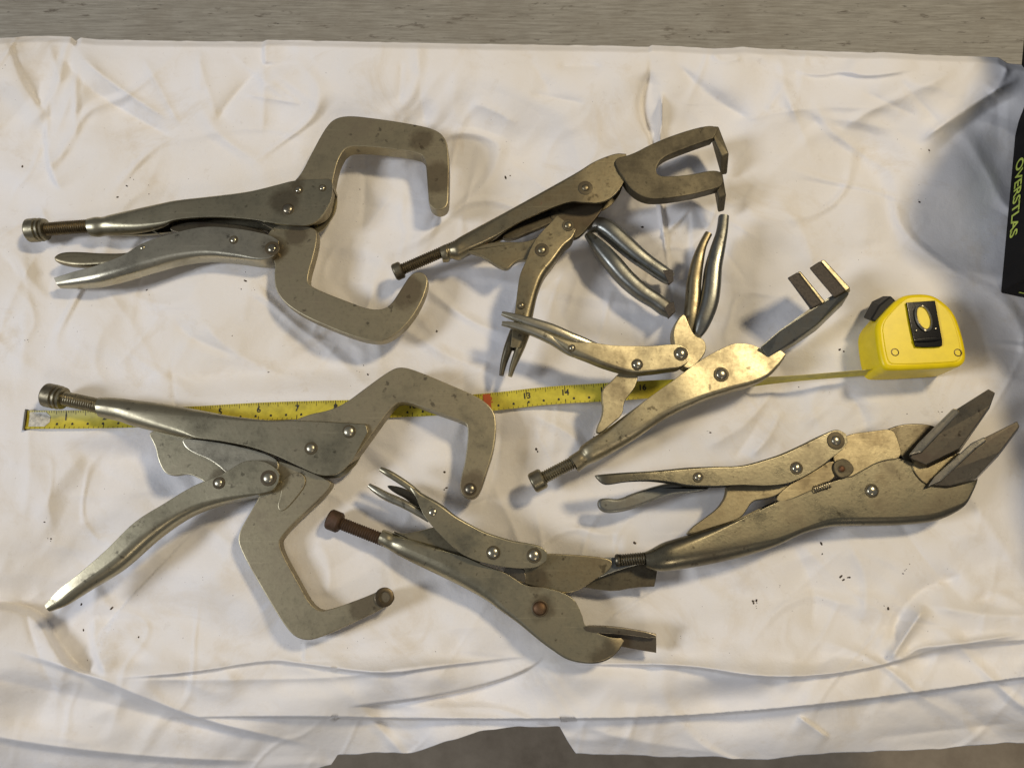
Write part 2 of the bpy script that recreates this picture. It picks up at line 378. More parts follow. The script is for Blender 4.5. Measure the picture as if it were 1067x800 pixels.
# ---------------------------------------------------------------- the cloth
def poly_y(xs, pts):
    return np.interp(xs, [p[0] for p in pts], [p[1] for p in pts])
BP = [(28, 437.5, 2.2), (80, 437.2, 1.6), (130, 436.3, 1.5), (200, 433, 1.5), (270, 429, 1.5), (340, 426.8, 1.5), (430, 425, 1.6), (510, 419, 2.4), (571, 412.5, 4), (640, 408, 6.5), (700, 403.5, 8.5), (760, 399, 10), (820, 393.8, 11), (870, 389.5, 12), (920, 385.5, 12)]
TOP = [(-300, 38), (-20, 41), (12, 39), (40, 37.5), (74, 38.5), (79, 43), (84, 39), (100, 41), (160, 42.5), (274, 43.5), (278, 41.5), (400, 44), (500, 46), (640, 48), (676, 49), (679, 47), (700, 48), (745, 51), (760, 50), (775, 49), (800, 51), (900, 55), (920, 54.5), (960, 57), (1040, 60), (1050, 66), (1067, 68), (1400, 80)]
BOT = [(-300, 900), (0, 850), (250, 822), (345, 797), (352, 786), (415, 784), (432, 782), (500, 762), (530, 758.5), (583, 757), (590, 769), (600, 785), (650, 786), (700, 789), (790, 790), (900, 783), (1067, 773), (1400, 750)]
# creases: (points, kind, height mm, width px, far width px). 'r' ridge (negative: valley); 's' step raised on the left of the direction of travel
CR = [
 ([(10, 40), (25, 80), (42, 108), (51, 120)], 's', -2.2, 3, 32),
 ([(51, 120), (49, 150), (54, 180), (66, 200)], 's', 3.0, 3.5, 30),
 ([(55, 48), (90, 92), (140, 122), (190, 150)], 'r', -2.6, 9, 0),
 ([(76, 40), (84, 60), (118, 88), (180, 128)], 'r', 2.6, 8, 0),
 ([(276, 42), (276.5, 69)], 's', 2.2, 2, 16),
 ([(275, 70), (250, 92), (222, 130)], 'r', -3.0, 9, 0),
 ([(275, 66), (277, 100), (274, 140)], 'r', 1.6, 10, 0),
 ([(283, 72), (340, 118)], 'r', 1.6, 14, 0),
 ([(130, 146), (190, 146), (250, 132), (330, 142)], 'r', 1.2, 9, 0),
 ([(40, 210), (52, 240), (70, 262)], 'r', 1.5, 9, 0),
 ([(677, 49), (678, 78), (668, 98), (667, 120), (680, 145), (690, 200), (697, 260), (703, 330)], 's', -3.6, 2.2, 20),
 ([(690, 95), (690, 125), (686, 160)], 'r', 5, 3, 0),
 ([(678, 72), (670, 98), (671, 120), (680, 146)], 'r', -4, 11, 0),
 ([(684, 195), (690, 230), (698, 280), (704, 330)], 's', 2.6, 1.6, 14),
 ([(720, 220), (716, 260), (718, 300)], 'r', -1.6, 8, 0),
 ([(700, 62), (738, 100), (790, 130)], 'r', -2.4, 10, 0),
 ([(812, 55), (818, 90), (832, 130)], 'r', 1.8, 9, 0),
 ([(740, 54), (752, 66), (775, 60)], 'r', 1.6, 5, 0),
 ([(820, 70), (850, 79), (880, 73), (905, 80), (960, 70)], 's', 1.8, 3, 14),
 ([(872, 140), (900, 118), (960, 92), (1000, 72)], 'r', 2.6, 10, 0),
 ([(1067, 78), (1030, 98), (985, 128), (955, 150)], 'r', 5.5, 8, 0),
 ([(1067, 96), (1020, 120), (985, 150), (960, 175)], 'r', -2.5, 12, 0),
 ([(1050, 64), (1046, 84), (1030, 100)], 'r', 3.0, 6, 0),
 ([(870, 138), (880, 152), (920, 178), (925, 240), (960, 300)], 'r', -2.2, 22, 0),
 ([(900, 200), (905, 260)], 'r', 1.4, 18, 0),
 ([(1010, 300), (1030, 360), (1055, 420)], 'r', 2.0, 22, 0),
 ([(876, 398), (900, 430), (905, 470)], 'r', -2.0, 11, 0),
 ([(780, 478), (800, 458), (816, 425)], 'r', 2.0, 7, 0),
 ([(763, 480), (782, 455), (795, 430)], 'r', -1.4, 7, 0),
 ([(728, 545), (690, 590), (660, 620)], 'r', -1.6, 12, 0),
 ([(700, 606), (660, 630), (628, 652)], 's', 1.6, 3, 22),
 # lower left fold
 ([(-60, 622), (0, 625), (30, 630), (50, 642), (62, 668), (80, 692), (112, 706)], 's', -8, 6, 75),
 ([(100, 640), (98, 672), (112, 704)], 's', 2.8, 5, 30),
 ([(112, 706), (200, 700), (280, 686), (312, 690), (400, 702), (450, 694), (520, 686), (572, 680)], 's', 3.0, 2.0, 26),
 ([(112, 708), (250, 708), (360, 706), (440, 692), (530, 688)], 'r', 1.6, 5, 0),
 ([(572, 680), (560, 694), (520, 712), (440, 730), (360, 738)], 's', -4.5, 1.6, 34),
 ([(560, 692), (640, 691), (720, 692), (790, 705), (860, 703), (930, 690), (985, 672), (1067, 666), (1200, 660)], 's', 4.5, 1.8, 26),
 ([(150, 747), (300, 745), (440, 748), (600, 748), (700, 746), (830, 736), (960, 720), (1067, 704), (1200, 690)], 's', 5.0, 1.4, 34),
 ([(0, 672), (90, 700), (150, 726), (220, 752), (330, 776)], 's', 3.5, 4, 26),
 ([(-40, 700), (60, 720), (150, 742), (250, 768)], 'r', -3.5, 12, 0),
 ([(-40, 760), (60, 778), (190, 790), (280, 792)], 's', 3, 4, 20),
 ([(318, 668), (318, 690)], 's', 1.2, 2, 14),
 # lower right peak
 ([(966, 630), (948, 655), (932, 680), (925, 694)], 'r', 8, 8, 0),
 ([(966, 630), (1000, 636), (1040, 642), (1100, 640)], 'r', 4, 10, 0),
 ([(925, 692), (945, 683), (958, 674), (990, 672), (1067, 660)], 'r', 4.5, 5, 0),
 ([(930, 670), (935, 640), (960, 612), (1010, 598)], 'r', -5, 14, 0),
 ([(1000, 500), (1040, 560), (1067, 600)], 'r', 2.5, 18, 0),
 ([(865, 770), (830, 745)], 's', 1.5, 2, 12),
 ([(600, 752), (640, 768), (690, 776), (760, 786)], 'r', 2, 8, 0),
 ([(900, 770), (1000, 758), (1067, 752)], 'r', -2, 8, 0),
]
CR += [([(730, 470), (760, 452), (780, 440), (812, 400)], 'r', 2.4, 9, 0), ([(40, 545), (60, 500), (90, 470)], 'r', 2.2, 14, 0), ([(130, 560), (100, 600), (98, 650)], 's', 2.4, 8, 26),
 ([(210, 330), (225, 355), (262, 378), (300, 392)], 'r', 2.0, 12, 0), ([(180, 330), (196, 352), (250, 372)], 'r', -2.0, 9, 0), ([(560, 250), (556, 300), (575, 350)], 'r', 2.0, 16, 0), ([(600, 470), (640, 460), (700, 455)], 'r', -1.6, 12, 0),
 ([(400, 300), (440, 330), (470, 380)], 'r', 1.8, 14, 0), ([(330, 560), (345, 590), (340, 625)], 'r', 2.0, 12, 0), ([(800, 200), (840, 240), (850, 290)], 'r', 2.2, 18, 0), ([(760, 620), (800, 590), (860, 575)], 'r', 2.0, 14, 0), ([(880, 560), (905, 600), (900, 650)], 'r', 2.2, 14, 0), ([(820, 560), (850, 610), (845, 660)], 'r', -2.0, 14, 0), ([(24, 250), (30, 320), (20, 400)], 'r', 2.2, 18, 0)]
rr = random.Random(11)
for _ in range(95):
    x, y = rr.uniform(0, 1067), rr.uniform(70, 690); a = rr.gauss(-.9, .7) if x > 500 else rr.gauss(.8, .8); l = rr.uniform(25, 95)
    c = math.cos(a); s_ = -math.sin(a); b = rr.uniform(-.25, .25)*l
    CR.append(([(x-c*l, y-s_*l), (x-s_*b*.6, y+c*b*.6), (x+c*l, y+s_*l)], 'r', rr.choice((-1, 1, 1))*rr.uniform(.25, .95), rr.uniform(4, 11), 0))
for _ in range(16):
    x, y = rr.uniform(20, 1040), rr.uniform(60, 110); l = rr.uniform(20, 45); a = rr.gauss(1.2, .5)
    CR.append(([(x-math.cos(a)*l, y-math.sin(a)*l), (x, y), (x+math.cos(a)*l, y+math.sin(a)*l)], 'r', rr.choice((-1, 1))*rr.uniform(.6, 1.5), rr.uniform(4, 9), 0))
def smooth(x): x = np.clip(x, 0, 1); return x*x*(3-2*x)
def grad_noise(X, Y, seed, sx, sy):
    rng = np.random.RandomState(seed); G = rng.rand(64, 64)
    x = X/sx+100.3; y = Y/sy+77.7; xi = np.floor(x).astype(int); yi = np.floor(y).astype(int)
    fx = smooth(x-xi); fy = smooth(y-yi); g = lambda a, b: G[a % 64, b % 64]
    return (g(xi, yi)*(1-fx)+g(xi+1, yi)*fx)*(1-fy)+(g(xi, yi+1)*(1-fx)+g(xi+1, yi+1)*fx)*fy-.5
def cloth_h(X, Y):
    """height in mm of the cloth where the photograph's pixel X,Y falls"""
    Z = np.full(X.shape, -6.6)
    for k, (sx, sy, a) in enumerate([(170, 130, 14.0), (88, 68, 13.0), (40, 33, 3.2), (17, 15, .45)]):
        Z += a*grad_noise(X+.25*Y, Y-.15*X, k+3, sx, sy)
    for k, (rot, sx, sy, a, wd) in enumerate([(.6, 150, 60, 3.2, .30), (-.8, 120, 55, 2.8, .26), (.15, 190, 75, 2.4, .22), (-1.2, 70, 34, 1.2, .3)]):
        wx = X+38*grad_noise(X, Y, 31+k, 90, 90); wy = Y+38*grad_noise(X, Y, 41+k, 90, 90)
        u = wx*math.cos(rot)+wy*math.sin(rot); v = -wx*math.sin(rot)+wy*math.cos(rot)
        n = grad_noise(u, v, 51+k, sx, sy)*2+.5*grad_noise(u, v, 61+k, sx/2, sy/2)
        m = smooth((grad_noise(X, Y, 71+k, 130, 130)+.22)/.45)
        Z += a*m*(1-np.minimum(1, np.sqrt(n*n+.0025)/wd))**1.5
    inner = smooth((X-40)/60)*smooth((1040-X)/60)*smooth((Y-150)/60)*smooth((690-Y)/40)
    Z = np.where(Z > -1, -1+(1-np.exp(-(np.maximum(Z, -1)+1)/(1.2+3*(1-inner))))*(1.2+3*(1-inner)), Z)
    # pressed flat where the tape measure and its blade lie
    fy = np.interp(X, [q[0] for q in BP], [q[1] for q in BP])
    wb = (1-smooth((np.abs(Y-fy)-12)/32))*(1-smooth((X-540)/60)); wc = 1-smooth((np.hypot((X-955)/1.15, Y-350)-55)/45)
    f = np.maximum(wb, wc); Z = Z*(1-f)-.1*f
    # pleats of the part hanging over the front edge
    Z += smooth((Y-700)/30)*(3.2*np.sin((X*.9+Y*2.1)/46+5*grad_noise(X, Y, 91, 160, 90))+1.6*np.sin((X*.4-Y*1.7)/27+6*grad_noise(X, Y, 93, 110, 60)))
    top = poly_y(X, TOP); d = Y-top
    Z += 17*(1-smooth((d-20)/85))                       # ridge over the rail at the back
    Z -= 7*(1-smooth(d/7))                              # rolled rim
    Z -= 20*smooth((Y-694)/60)+58*smooth((Y-738)/130)     # hangs over the front edge
    Z += 6*smooth((55-X)/90)
    for pts, kind, h, w1, w2 in CR:
        p = chaikin(pts, 2, closed=False)
        best = np.full(X.shape, 1e9); sgn = np.zeros(X.shape); tpos = np.zeros(X.shape)
        pad = max(w1*4, w2*4, 20)
        xs = [q[0] for q in p]; ys = [q[1] for q in p]
        msk = (X > min(xs)-pad) & (X < max(xs)+pad) & (Y > min(ys)-pad) & (Y < max(ys)+pad)
        if not msk.any(): continue
        x = X[msk]; y = Y[msk]; best = np.full(x.shape, 1e9); sgn = np.zeros(x.shape); tp = np.zeros(x.shape)
        seg = [math.hypot(p[i+1][0]-p[i][0], p[i+1][1]-p[i][1]) for i in range(len(p)-1)]; tot = sum(seg); acc = 0
        for i in range(len(p)-1):
            ax, ay = p[i]; bx, by = p[i+1]; dx, dy = bx-ax, by-ay; l2 = dx*dx+dy*dy+1e-9
            t = ((x-ax)*dx+(y-ay)*dy)/l2; tc = np.clip(t, 0, 1)
            dd = np.hypot(x-ax-tc*dx, y-ay-tc*dy); cr = dx*(y-ay)-dy*(x-ax)
            k = dd < best; best = np.where(k, dd, best); sgn = np.where(k, np.where(cr < 0, 1., -1.), sgn); tp = np.where(k, (acc+tc*seg[i])/tot, tp); acc += seg[i]
        fade = smooth(tp/.22)*smooth((1-tp)/.22)
        wob = 1+.7*grad_noise(x, y, 21, 22, 22); h = h*1.45
        if kind == 'r': q = best/(w1*wob); v = h*(np.exp(-np.sqrt(q*q+.05)*1.25))*1.3*fade
        else:
            s = best*sgn; v = np.where(s > 0, np.exp(-s/(w2*wob)), np.exp(-(s/w1)**2))*h*fade*(1+1.1*smooth((y-680)/30))
        Z[msk] += v
    return Z
def build_cloth():
    nx, ny = 900, 800
    xs = np.linspace(-230, 1290, nx); t = np.linspace(0, 1, ny)
    X = np.tile(xs, (ny, 1)); T = np.tile(t[:, None], (1, nx))
    top = poly_y(X, TOP); bot = poly_y(X, BOT)
    wob = .8*grad_noise(X, T*0, 5, 9, 9)+T*(4*grad_noise(X, T*0, 15, 34, 9)+1.5*grad_noise(X, T*0, 16, 13, 9))
    Y = top+wob+(bot-top)*T
    Z = cloth_h(X, Y)*mm
    a = (X-533.5)*S; b = (400-Y)*S
    dx, dy, dz = a, b*ct+D*st, b*st-D*ct
    k = (Z-CAM.z)/dz
    V = np.stack([CAM.x+dx*k, CAM.y+dy*k, Z], -1)
    # rims tuck under: one more row beyond each edge
    r0 = V[0].copy(); r0[:, 2] -= .022; r0[:, 1] -= .001
    V = np.concatenate([r0[None], V], 0); ny += 1
    me = bpy.data.meshes.new('cloth'); me.vertices.add(nx*ny); me.vertices.foreach_set('co', V.reshape(-1))
    i = np.arange((ny-1)*(nx-1)); r = i//(nx-1); c = i % (nx-1); v0 = r*nx+c
    F = np.stack([v0, v0+nx, v0+nx+1, v0+1], -1).astype(np.int32)
    me.loops.add(F.size); me.loops.foreach_set('vertex_index', F.reshape(-1))
    me.polygons.add(len(F)); me.polygons.foreach_set('loop_start', np.arange(len(F))*4); me.polygons.foreach_set('loop_total', np.full(len(F), 4))
    me.polygons.foreach_set('use_smooth', np.ones(len(F), bool)); me.update(); me.validate()
    me.materials.append(M['cloth'])
    o = bpy.data.objects.new('cloth', me); sc.collection.objects.link(o)
    md = o.modifiers.new('thickness', 'SOLIDIFY'); md.thickness = .0006; md.offset = -1
    o['label'] = 'wrinkled off-white cotton sheet spread under all the clamps and the tape measure'; o['category'] = 'cloth'
build_cloth()

# ---------------------------------------------------------------- dirt on the cloth
def crumbs():
    V = []; F = []
    spots = [(123, 205, 6), (146, 196, 2), (137, 189, 3), (28, 355, 4), (380, 203, 2), (392, 268, 2), (262, 300, 3), (152, 305, 3), (256, 295, 2), (48, 540, 3), (52, 560, 4), (84, 632, 3), (84, 650, 4), (115, 634, 3), (144, 664, 2), (92, 680, 2), (500, 195, 3), (528, 186, 2), (674, 236, 2), (740, 449, 2), (434, 551, 2), (811, 610, 5), (786, 630, 6), (790, 634, 2), (926, 635, 5), (962, 612, 3), (868, 363, 2), (893, 266, 3), (832, 400, 1), (945, 430, 2), (980, 424, 4), (978, 432, 2), (465, 490, 2), (463, 510, 3), (377, 385, 3), (455, 345, 2), (279, 388, 4), (661, 566, 1), (615, 454, 1), (708, 663, 3), (700, 682, 2), (28, 190, 2), (28, 175, 1), (6, 67, 1), (720, 40, 0), (955, 210, 2), (962, 165, 2), (355, 640, 2), (240, 350, 2), (500, 560, 2), (560, 470, 3), (855, 570, 2), (945, 590, 3), (880, 600, 3)]
    for cx, cy, n in spots:
        sp = random.choice((1.5, 3, 7))
        for _ in range(random.choice((1, n//2+1, n+1))):
            x = cx+random.gauss(0, sp); y = cy+random.gauss(0, sp)
            add(V, F, x, y, random.choice((.2, .25, .3, .35, .5, .75, 1.0)))
    for _ in range(420): add(V, F, random.uniform(5, 1035), random.uniform(75, 690), random.uniform(.08, .26))
    o = make('grit', V, F, M['crumb'], None, smooth=False); o['kind'] = 'stuff'
    o['label'] = 'dark crumbs of dirt and rust scattered over the sheet'; o['category'] = 'dirt'
def add(V, F, x, y, r):
    z = float(cloth_h(np.array([[x]]), np.array([[y]]))[0, 0])+.02*0
    c = P(x, y, z*mm); b = len(V); a0 = random.random()*6; e = random.uniform(1, 2.2)
    for k in range(5):
        a = 2*math.pi*k/5; q = Vector((math.cos(a)*e*random.uniform(.7, 1), math.sin(a)*random.uniform(.6, 1), 0)); q.rotate(__import__('mathutils').Euler((0, 0, a0)))
        V.append(c+q*r*mm)
    V.append(c+Vector((0, 0, r*.7*mm))); V.append(c-Vector((0, 0, r*mm)))
    for k in range(5): F.append((b+k, b+(k+1) % 5, b+5)); F.append((b+(k+1) % 5, b+k, b+6))
crumbs()

# ================================================================ TOOLS
GR = 'locking pliers laid out on the sheet'
def rivets(lst, parent, mat=None):
    for r in lst: dome(r[0], r[1], r[2], r[3]*.65, mat or M['rivet_steel'], parent, wash=r[4] if len(r) > 4 else 1.45)

# ---- A: C-clamp, upper left
A = root('locking_c_clamp', 300, 230, 'upper left locking C-clamp with rounded jaws closing towards each other, grey steel', 'clamp', GR)
screw(29, 240.5, 10.5, 94, 235.5, 10.5, A, r=4.7, knob=8.2, klen=12.5, m_s=M['screw_steel'], m_k=M['knob_steel'])
channel('fixed_handle', [(90, 226, 91, 243, 10.5, 12, 1, 1), (98, 224, 98, 243.5, 10.5, 13, 1, 1), (106, 224, 106, 242, 10.5, 12.5, 1, 1), (116, 221, 116, 242, 10.5, 14, 1, .9),
 (144, 215.5, 144, 240.5, 10.5, 15, .8, .6), (168, 211, 169, 236, 10.5, 16, .6, .3), (185, 208.5, 187, 230, 10.5, 17, .5, .0), (223, 204.5, 224, 227.5, 10.5, 17, .4, 0), (260, 200, 261, 230, 10.5, 17, .3, 0),
 (289, 194, 286, 234, 10.5, 17, .15, 0), (306, 190, 305, 236, 10.5, 17, .1, 0), (325, 188.5, 322, 236, 10.5, 17, .1, 0), (337, 188, 333, 230, 10.5, 17, .1, 0), (343, 188, 340, 221, 10.5, 17, .1, 0), (346, 190, 345, 212, 10.5, 17, .1, 0), (347, 194, 347, 203, 10.5, 17, .1, 0)], M['nickel'], A)
plate('upper_jaw', [(298, 195), (312, 184), (324, 160), (338, 134), (348, 123), (364, 120), (390, 123), (418, 127), (450, 133), (463, 141), (468, 156), (467.5, 205), (466, 216), (456, 220), (447, 214), (446, 203), (444, 172), (441, 162), (432, 159), (408, 155), (372, 152), (360, 154), (353, 165), (349, 178), (345, 200), (340, 222), (320, 230), (300, 220)], 18, 12, M['forged_arm'], A, bev=1.0)
plate('lower_jaw', [(289, 232), (329, 236), (331, 247), (327, 266), (321, 286), (321, 296), (334, 303), (360, 313), (384, 322), (400, 322), (409, 315), (420, 297), (428, 285), (437, 282), (445, 287), (446, 296), (439, 316), (426, 336), (412, 349), (398, 356), (378, 354), (350, 344), (318, 330), (299, 318), (288, 305), (285, 289), (287, 272), (276, 262), (277, 245)], 14, 10, M['forged_arm'], A, bev=1.0)
channel('moving_handle', [(61, 299, 57, 290, 8, 7, .9, 0), (80, 297.5, 78, 284, 9, 12, .9, 0), (103, 294.5, 101, 278, 10.5, 15, .9, 0), (136, 285.5, 128, 268, 11, 16, .8, 0), (160, 278.5, 150, 255, 11, 16, .7, 0), (185, 271.5, 176, 246, 11, 16, .6, 0), (215, 267.5, 213, 238, 11, 16, .5, 0),
 (245, 269.5, 246, 239.5, 11, 16, .4, 0), (268, 272, 270, 243.5, 11, 16, .2, 0), (282, 270.5, 283, 247, 11, 16, .1, 0), (290, 265, 291, 252, 11, 16, .1, 0)], M['nickel_clean'], A)
plate('release_lever', [(54, 268), (62, 262), (78, 261), (105, 263), (130, 263), (142, 259), (150, 254), (160, 262), (140, 272), (112, 275), (80, 277), (58, 273)], 12, 8, M['nickel_aged'], A, bev=2.2)
plate('toggle_link', [(172, 238), (195, 230), (240, 232), (276, 240), (288, 254), (282, 262), (262, 254), (225, 244), (190, 244)], 12, 5, M['dark_steel'], A)
tube('spring', [(150, 236, 9, .45), (160, 241, 12, .45), (172, 248, 13, .45)], M['spring_steel'], A, n=6)
tube('spring', [(262, 229, 13, .6), (275, 234, 15, .6), (286, 240, 14, .6)], M['spring_steel'], A, n=6)
rivets([(311, 198, 19, 4), (336, 196, 19, 3.4), (300, 218, 19, 6.5, 1.2), (283.5, 259, 19, 5.5, 1.7), (243.5, 250, 19, 3.8), (148.7, 258, 18.6, 3)], A)

# ---- D: C-clamp, lower left
Dd = root('locking_c_clamp', 300, 500, 'lower left locking C-clamp with round pads, opened handle and tape passing beneath', 'clamp', GR)
screw(47, 411, 12, 104, 423, 12, Dd, r=4.9, knob=8, klen=13, m_s=M['knob_steel'], m_k=M['knob_steel'])
channel('fixed_handle', [(102, 412.5, 100, 433, 12, 13, 1, 1), (112, 412.5, 110, 435, 12, 14, 1, 1), (125, 413.5, 122, 438, 12, 14.5, 1, .95), (137, 415, 132, 441.5, 12, 16, 1, .9), (165, 418.5, 160, 448.5, 12, 17, .9, .7), (195, 424, 188, 455, 12, 17, .8, .5),
 (215, 428, 206, 457, 12, 17, .6, .1), (240, 433, 232, 460, 12, 17, .4, 0), (280, 438, 262, 466, 12, 17, .2, 0), (307, 438.5, 288, 475, 12, 17, .1, 0), (335, 439.5, 312, 486, 12, 17, .1, 0), (360, 441, 332, 494.5, 12, 17, .1, 0), (374, 442, 345, 495.5, 12, 17, .1, 0), (382, 443, 356, 491.5, 12, 17, .1, 0), (384, 450, 367, 481, 12, 17, .1, 0)], M['nickel'], Dd)
plate('upper_jaw', [(323, 431), (340, 428), (358, 421), (382, 403), (404, 387), (416, 381.5), (432, 385), (470, 401), (500, 414), (514, 426), (517.5, 440), (515, 467), (507, 492), (500, 513), (493, 520), (483, 518), (478.5, 509), (481, 494), (485, 480), (488.5, 444), (482, 439), (450, 428), (419, 416.5), (408, 424), (388, 452), (366, 482), (345, 486), (320, 470), (300, 450), (305, 438)], 18, 12, M['forged_arm'], Dd, bev=.9)
plate('lower_jaw', [(276, 478), (296, 480), (345, 500), (345, 506), (338, 515), (292, 558), (291, 571), (308, 602), (328, 638), (350, 633), (385, 620), (398, 613.5), (407, 617), (410, 625), (401, 633), (370, 648), (330, 666), (314, 667), (300, 658), (275, 617), (250, 573), (247, 557), (259, 536), (273, 512), (268, 492)], 14.5, 10, M['forged_arm'], Dd, bev=.9)
plate('embossed_panel', [(292, 500), (312, 489), (321, 502), (306, 522), (294, 534), (288, 528), (293, 515)], 15.3, 1.5, M['forged_arm'], Dd, bev=.6)
channel('moving_handle', [(51, 637, 47, 630, 17, 5, 1, 0), (68, 630, 62, 614, 17, 9, 1, 0), (90, 615, 84, 597, 16, 13, 1, 0), (125, 593, 112, 573, 15, 15, .95, 0), (160, 562, 142, 544, 14, 16, .85, 0), (188, 541.5, 172, 525, 13, 16, .75, 0), (212, 530, 202, 507, 12.5, 16, .6, 0), (238, 522.5, 232, 494.5, 12.5, 16, .45, 0),
 (262, 517, 256, 481, 12.5, 16, .25, 0), (274, 514.5, 275, 481, 12.5, 16, .1, 0), (285, 511, 287, 487, 12.5, 16, .1, 0), (291, 503, 292.5, 494, 12.5, 16, .1, 0)], M['nickel'], Dd)
plate('trigger', [(152, 448), (180, 450), (200, 455), (240, 480), (262, 500), (240, 512), (214, 503), (209, 499), (195, 493), (181, 496), (171, 493), (164, 478), (162, 465)], 13, 5, M['nickel'], Dd)
plate('toggle_link', [(188, 458), (196, 456), (240, 462), (285, 474), (292, 485), (284, 500), (266, 503), (240, 497), (222, 480), (196, 470)], 15.5, 4, M['nickel_clean'], Dd)
rivets([(363.7, 449.5, 20.6, 6.2, 1.25), (324, 467, 20.6, 5.2), (279.6, 498, 20.7, 6, 1.55), (228, 503, 20.7, 4.8), (489.8, 509.5, 18.1, 6, 1.25)], Dd, M['nickel_clean'])
lathe('jaw_pad', P(400.5, 622, 11*mm), P(400.5, 622, 20*mm), [(0, 6), (4.2, 6), (4.6, 5.4), (4.6, 3.4), (2, 3.2), (2, .1)], M['dark_steel'], Dd)

# ---- B: welding clamp with U-jaw, top centre
B = root('welding_locking_pliers', 600, 220, 'stained locking pliers with flat U-shaped jaw at the top centre, jaws to the right', 'locking pliers', GR)
screw(410.5, 284.5, 10, 462, 262, 14, B, r=4.0, knob=6.0, klen=6.5, m_s=M['screw_steel'], m_k=M['knob_steel'], ridges=False)
channel('fixed_handle', [(457.5, 256, 461, 271, 14, 10, 1, 1), (463, 253, 467, 270, 14, 11.5, 1, 1), (467, 253, 470, 267, 14, 10, 1, 1), (472, 249.5, 478, 268, 14.2, 13, 1, .9), (480, 244.5, 489, 262, 14.4, 13, .9, .7), (502.5, 233, 512, 250.5, 15, 14, .7, .4),
 (525, 222, 537, 235, 16, 15, .5, 0), (547.5, 210, 557, 225.5, 17, 16, .4, 0), (581, 191.5, 591, 212.5, 19, 16, .3, 0), (602, 180, 608, 212.5, 20, 16, .2, 0), (618, 170.5, 625, 212.5, 20, 16, .1, 0), (632, 164.5, 638, 206, 20, 16, .1, 0), (643, 161.5, 648, 194, 20, 16, .1, 0), (652, 162, 653, 179, 20, 16, .1, 0)], M['nickel_aged'], B)
U = [(639, 165), (658, 161), (681, 148.5), (713, 136.5), (739, 130), (749, 133), (744, 144), (740, 145), (711, 155.5), (691, 163.5), (684, 173), (684, 181), (691, 184), (719, 182), (743, 176.5), (754, 180), (753, 194), (741, 197.5), (720, 203), (684, 208), (668, 205), (655, 195), (649, 184), (644, 178)]
plate('upper_jaw', U, 30, 9.5, M['nickel_stained'], B, bev=.8)
def P3(l): return [P(x, y, z*mm) for x, y, z in l]
hexa('jaw_tip', P3([(737, 131, 29.8), (749, 131.5, 29.8), (760, 160, 24), (752, 164, 24)]), P3([(739, 138, 21), (747, 140, 21), (758, 182, 9), (751, 183, 9)]), M['nickel_stained'], B, bev=.9)
hexa('jaw_tip', P3([(741, 177, 29.8), (753, 179, 29.8), (757, 204, 24), (749, 207, 24)]), P3([(742, 185, 21), (750, 188, 21), (755, 220, 9), (748, 222, 9)]), M['nickel_stained'], B, bev=.9)
plate('jaw_carrier', [(570, 218), (588, 211), (618, 208), (630, 214), (622, 226), (616, 233), (603, 248), (592, 248), (580, 240)], 15, 5, M['nickel_stained'], B)
tube('lower_jaw_prong', [(612, 240, 8, 2.6), (622, 235, 9, 5.2), (634, 240, 10, 6.3), (650, 254, 10, 6.2), (664, 266, 10, 5.7), (676, 275, 10, 5.2), (692, 286, 10, 5.0), (699, 291, 10, 4.2)], M['blue_steel'], B, flat=1.1)
tube('lower_jaw_prong', [(612, 244, 7, 2.6), (626, 260, 8, 5.0), (638, 274, 9, 6.0), (652, 290, 9, 6.0), (668, 304, 9, 5.6), (682, 313, 9, 5.2), (693, 321, 9, 5.2), (699, 325, 9, 4.2)], M['blue_steel'], B, flat=1.1)
hexa('prong_pad', P3([(690, 281, 15.6), (701, 281, 15.6), (702, 293, 15.6), (697, 296, 15.6)]), P3([(690, 283, 5), (700, 283, 5), (700, 295, 5), (696, 298, 5)]), M['pitted_steel'], B, bev=.5)
hexa('prong_pad', P3([(690, 318, 14.6), (702, 314, 14.6), (704, 325, 14.6), (697, 331, 14.6)]), P3([(690, 320, 4), (701, 316, 4), (702, 327, 4), (696, 333, 4)]), M['pitted_steel'], B, bev=.5)
channel('moving_handle', [(600, 241, 580, 226, 20, 14, .1, 0), (596, 250, 573, 234, 20, 14, .2, 0), (588, 258, 566, 241, 20.5, 14, .3, 0), (577, 274, 556, 254, 21, 14, .4, 0), (567, 288, 547, 275, 21, 14, .5, 0), (560, 306, 541, 291, 21, 13, .6, 0), (554.5, 332, 536.5, 326, 20, 12, .8, 0), (550, 350, 533.5, 349, 19.5, 11, .8, 0), (544, 363, 532, 362, 19, 10, .9, 0)], M['nickel_aged'], B)
tube('handle_prong', [(548, 346, 19, 3.2), (542, 362, 18.5, 3.1), (535, 380, 18, 2.2), (531.5, 392, 18, 1.4)], M['nickel_aged'], B, flat=1.4)
tube('release_lever', [(536, 345, 19, 3.0), (530, 362, 18, 3.1), (525, 378, 17, 2.3), (522.5, 391, 17, 1.5)], M['dark_steel'], B, flat=1.4)
plate('trigger', [(484, 261), (495, 258), (509, 252.5), (525, 251), (547, 252.5), (566, 244), (580, 246), (584, 262), (570, 272), (548, 270.5), (540, 271), (534, 275), (530, 280), (524, 280), (516, 276), (503, 267), (494, 264)], 19, 5, M['nickel_aged'], B, bev=.9)
plate('toggle_link', [(520, 245), (545, 232), (576, 217), (600, 212), (604, 222), (585, 228), (556, 240), (530, 251)], 14.5, 5, M['dark_steel'], B)
rivets([(610, 196, 28.1, 4.4, 2.1), (592, 235, 27.2, 4.6, 1.6), (564.6, 260.5, 28.2, 4.8, 1.8), (543.5, 318, 27.2, 2.8, 1.6)], B, M['nickel_aged'])

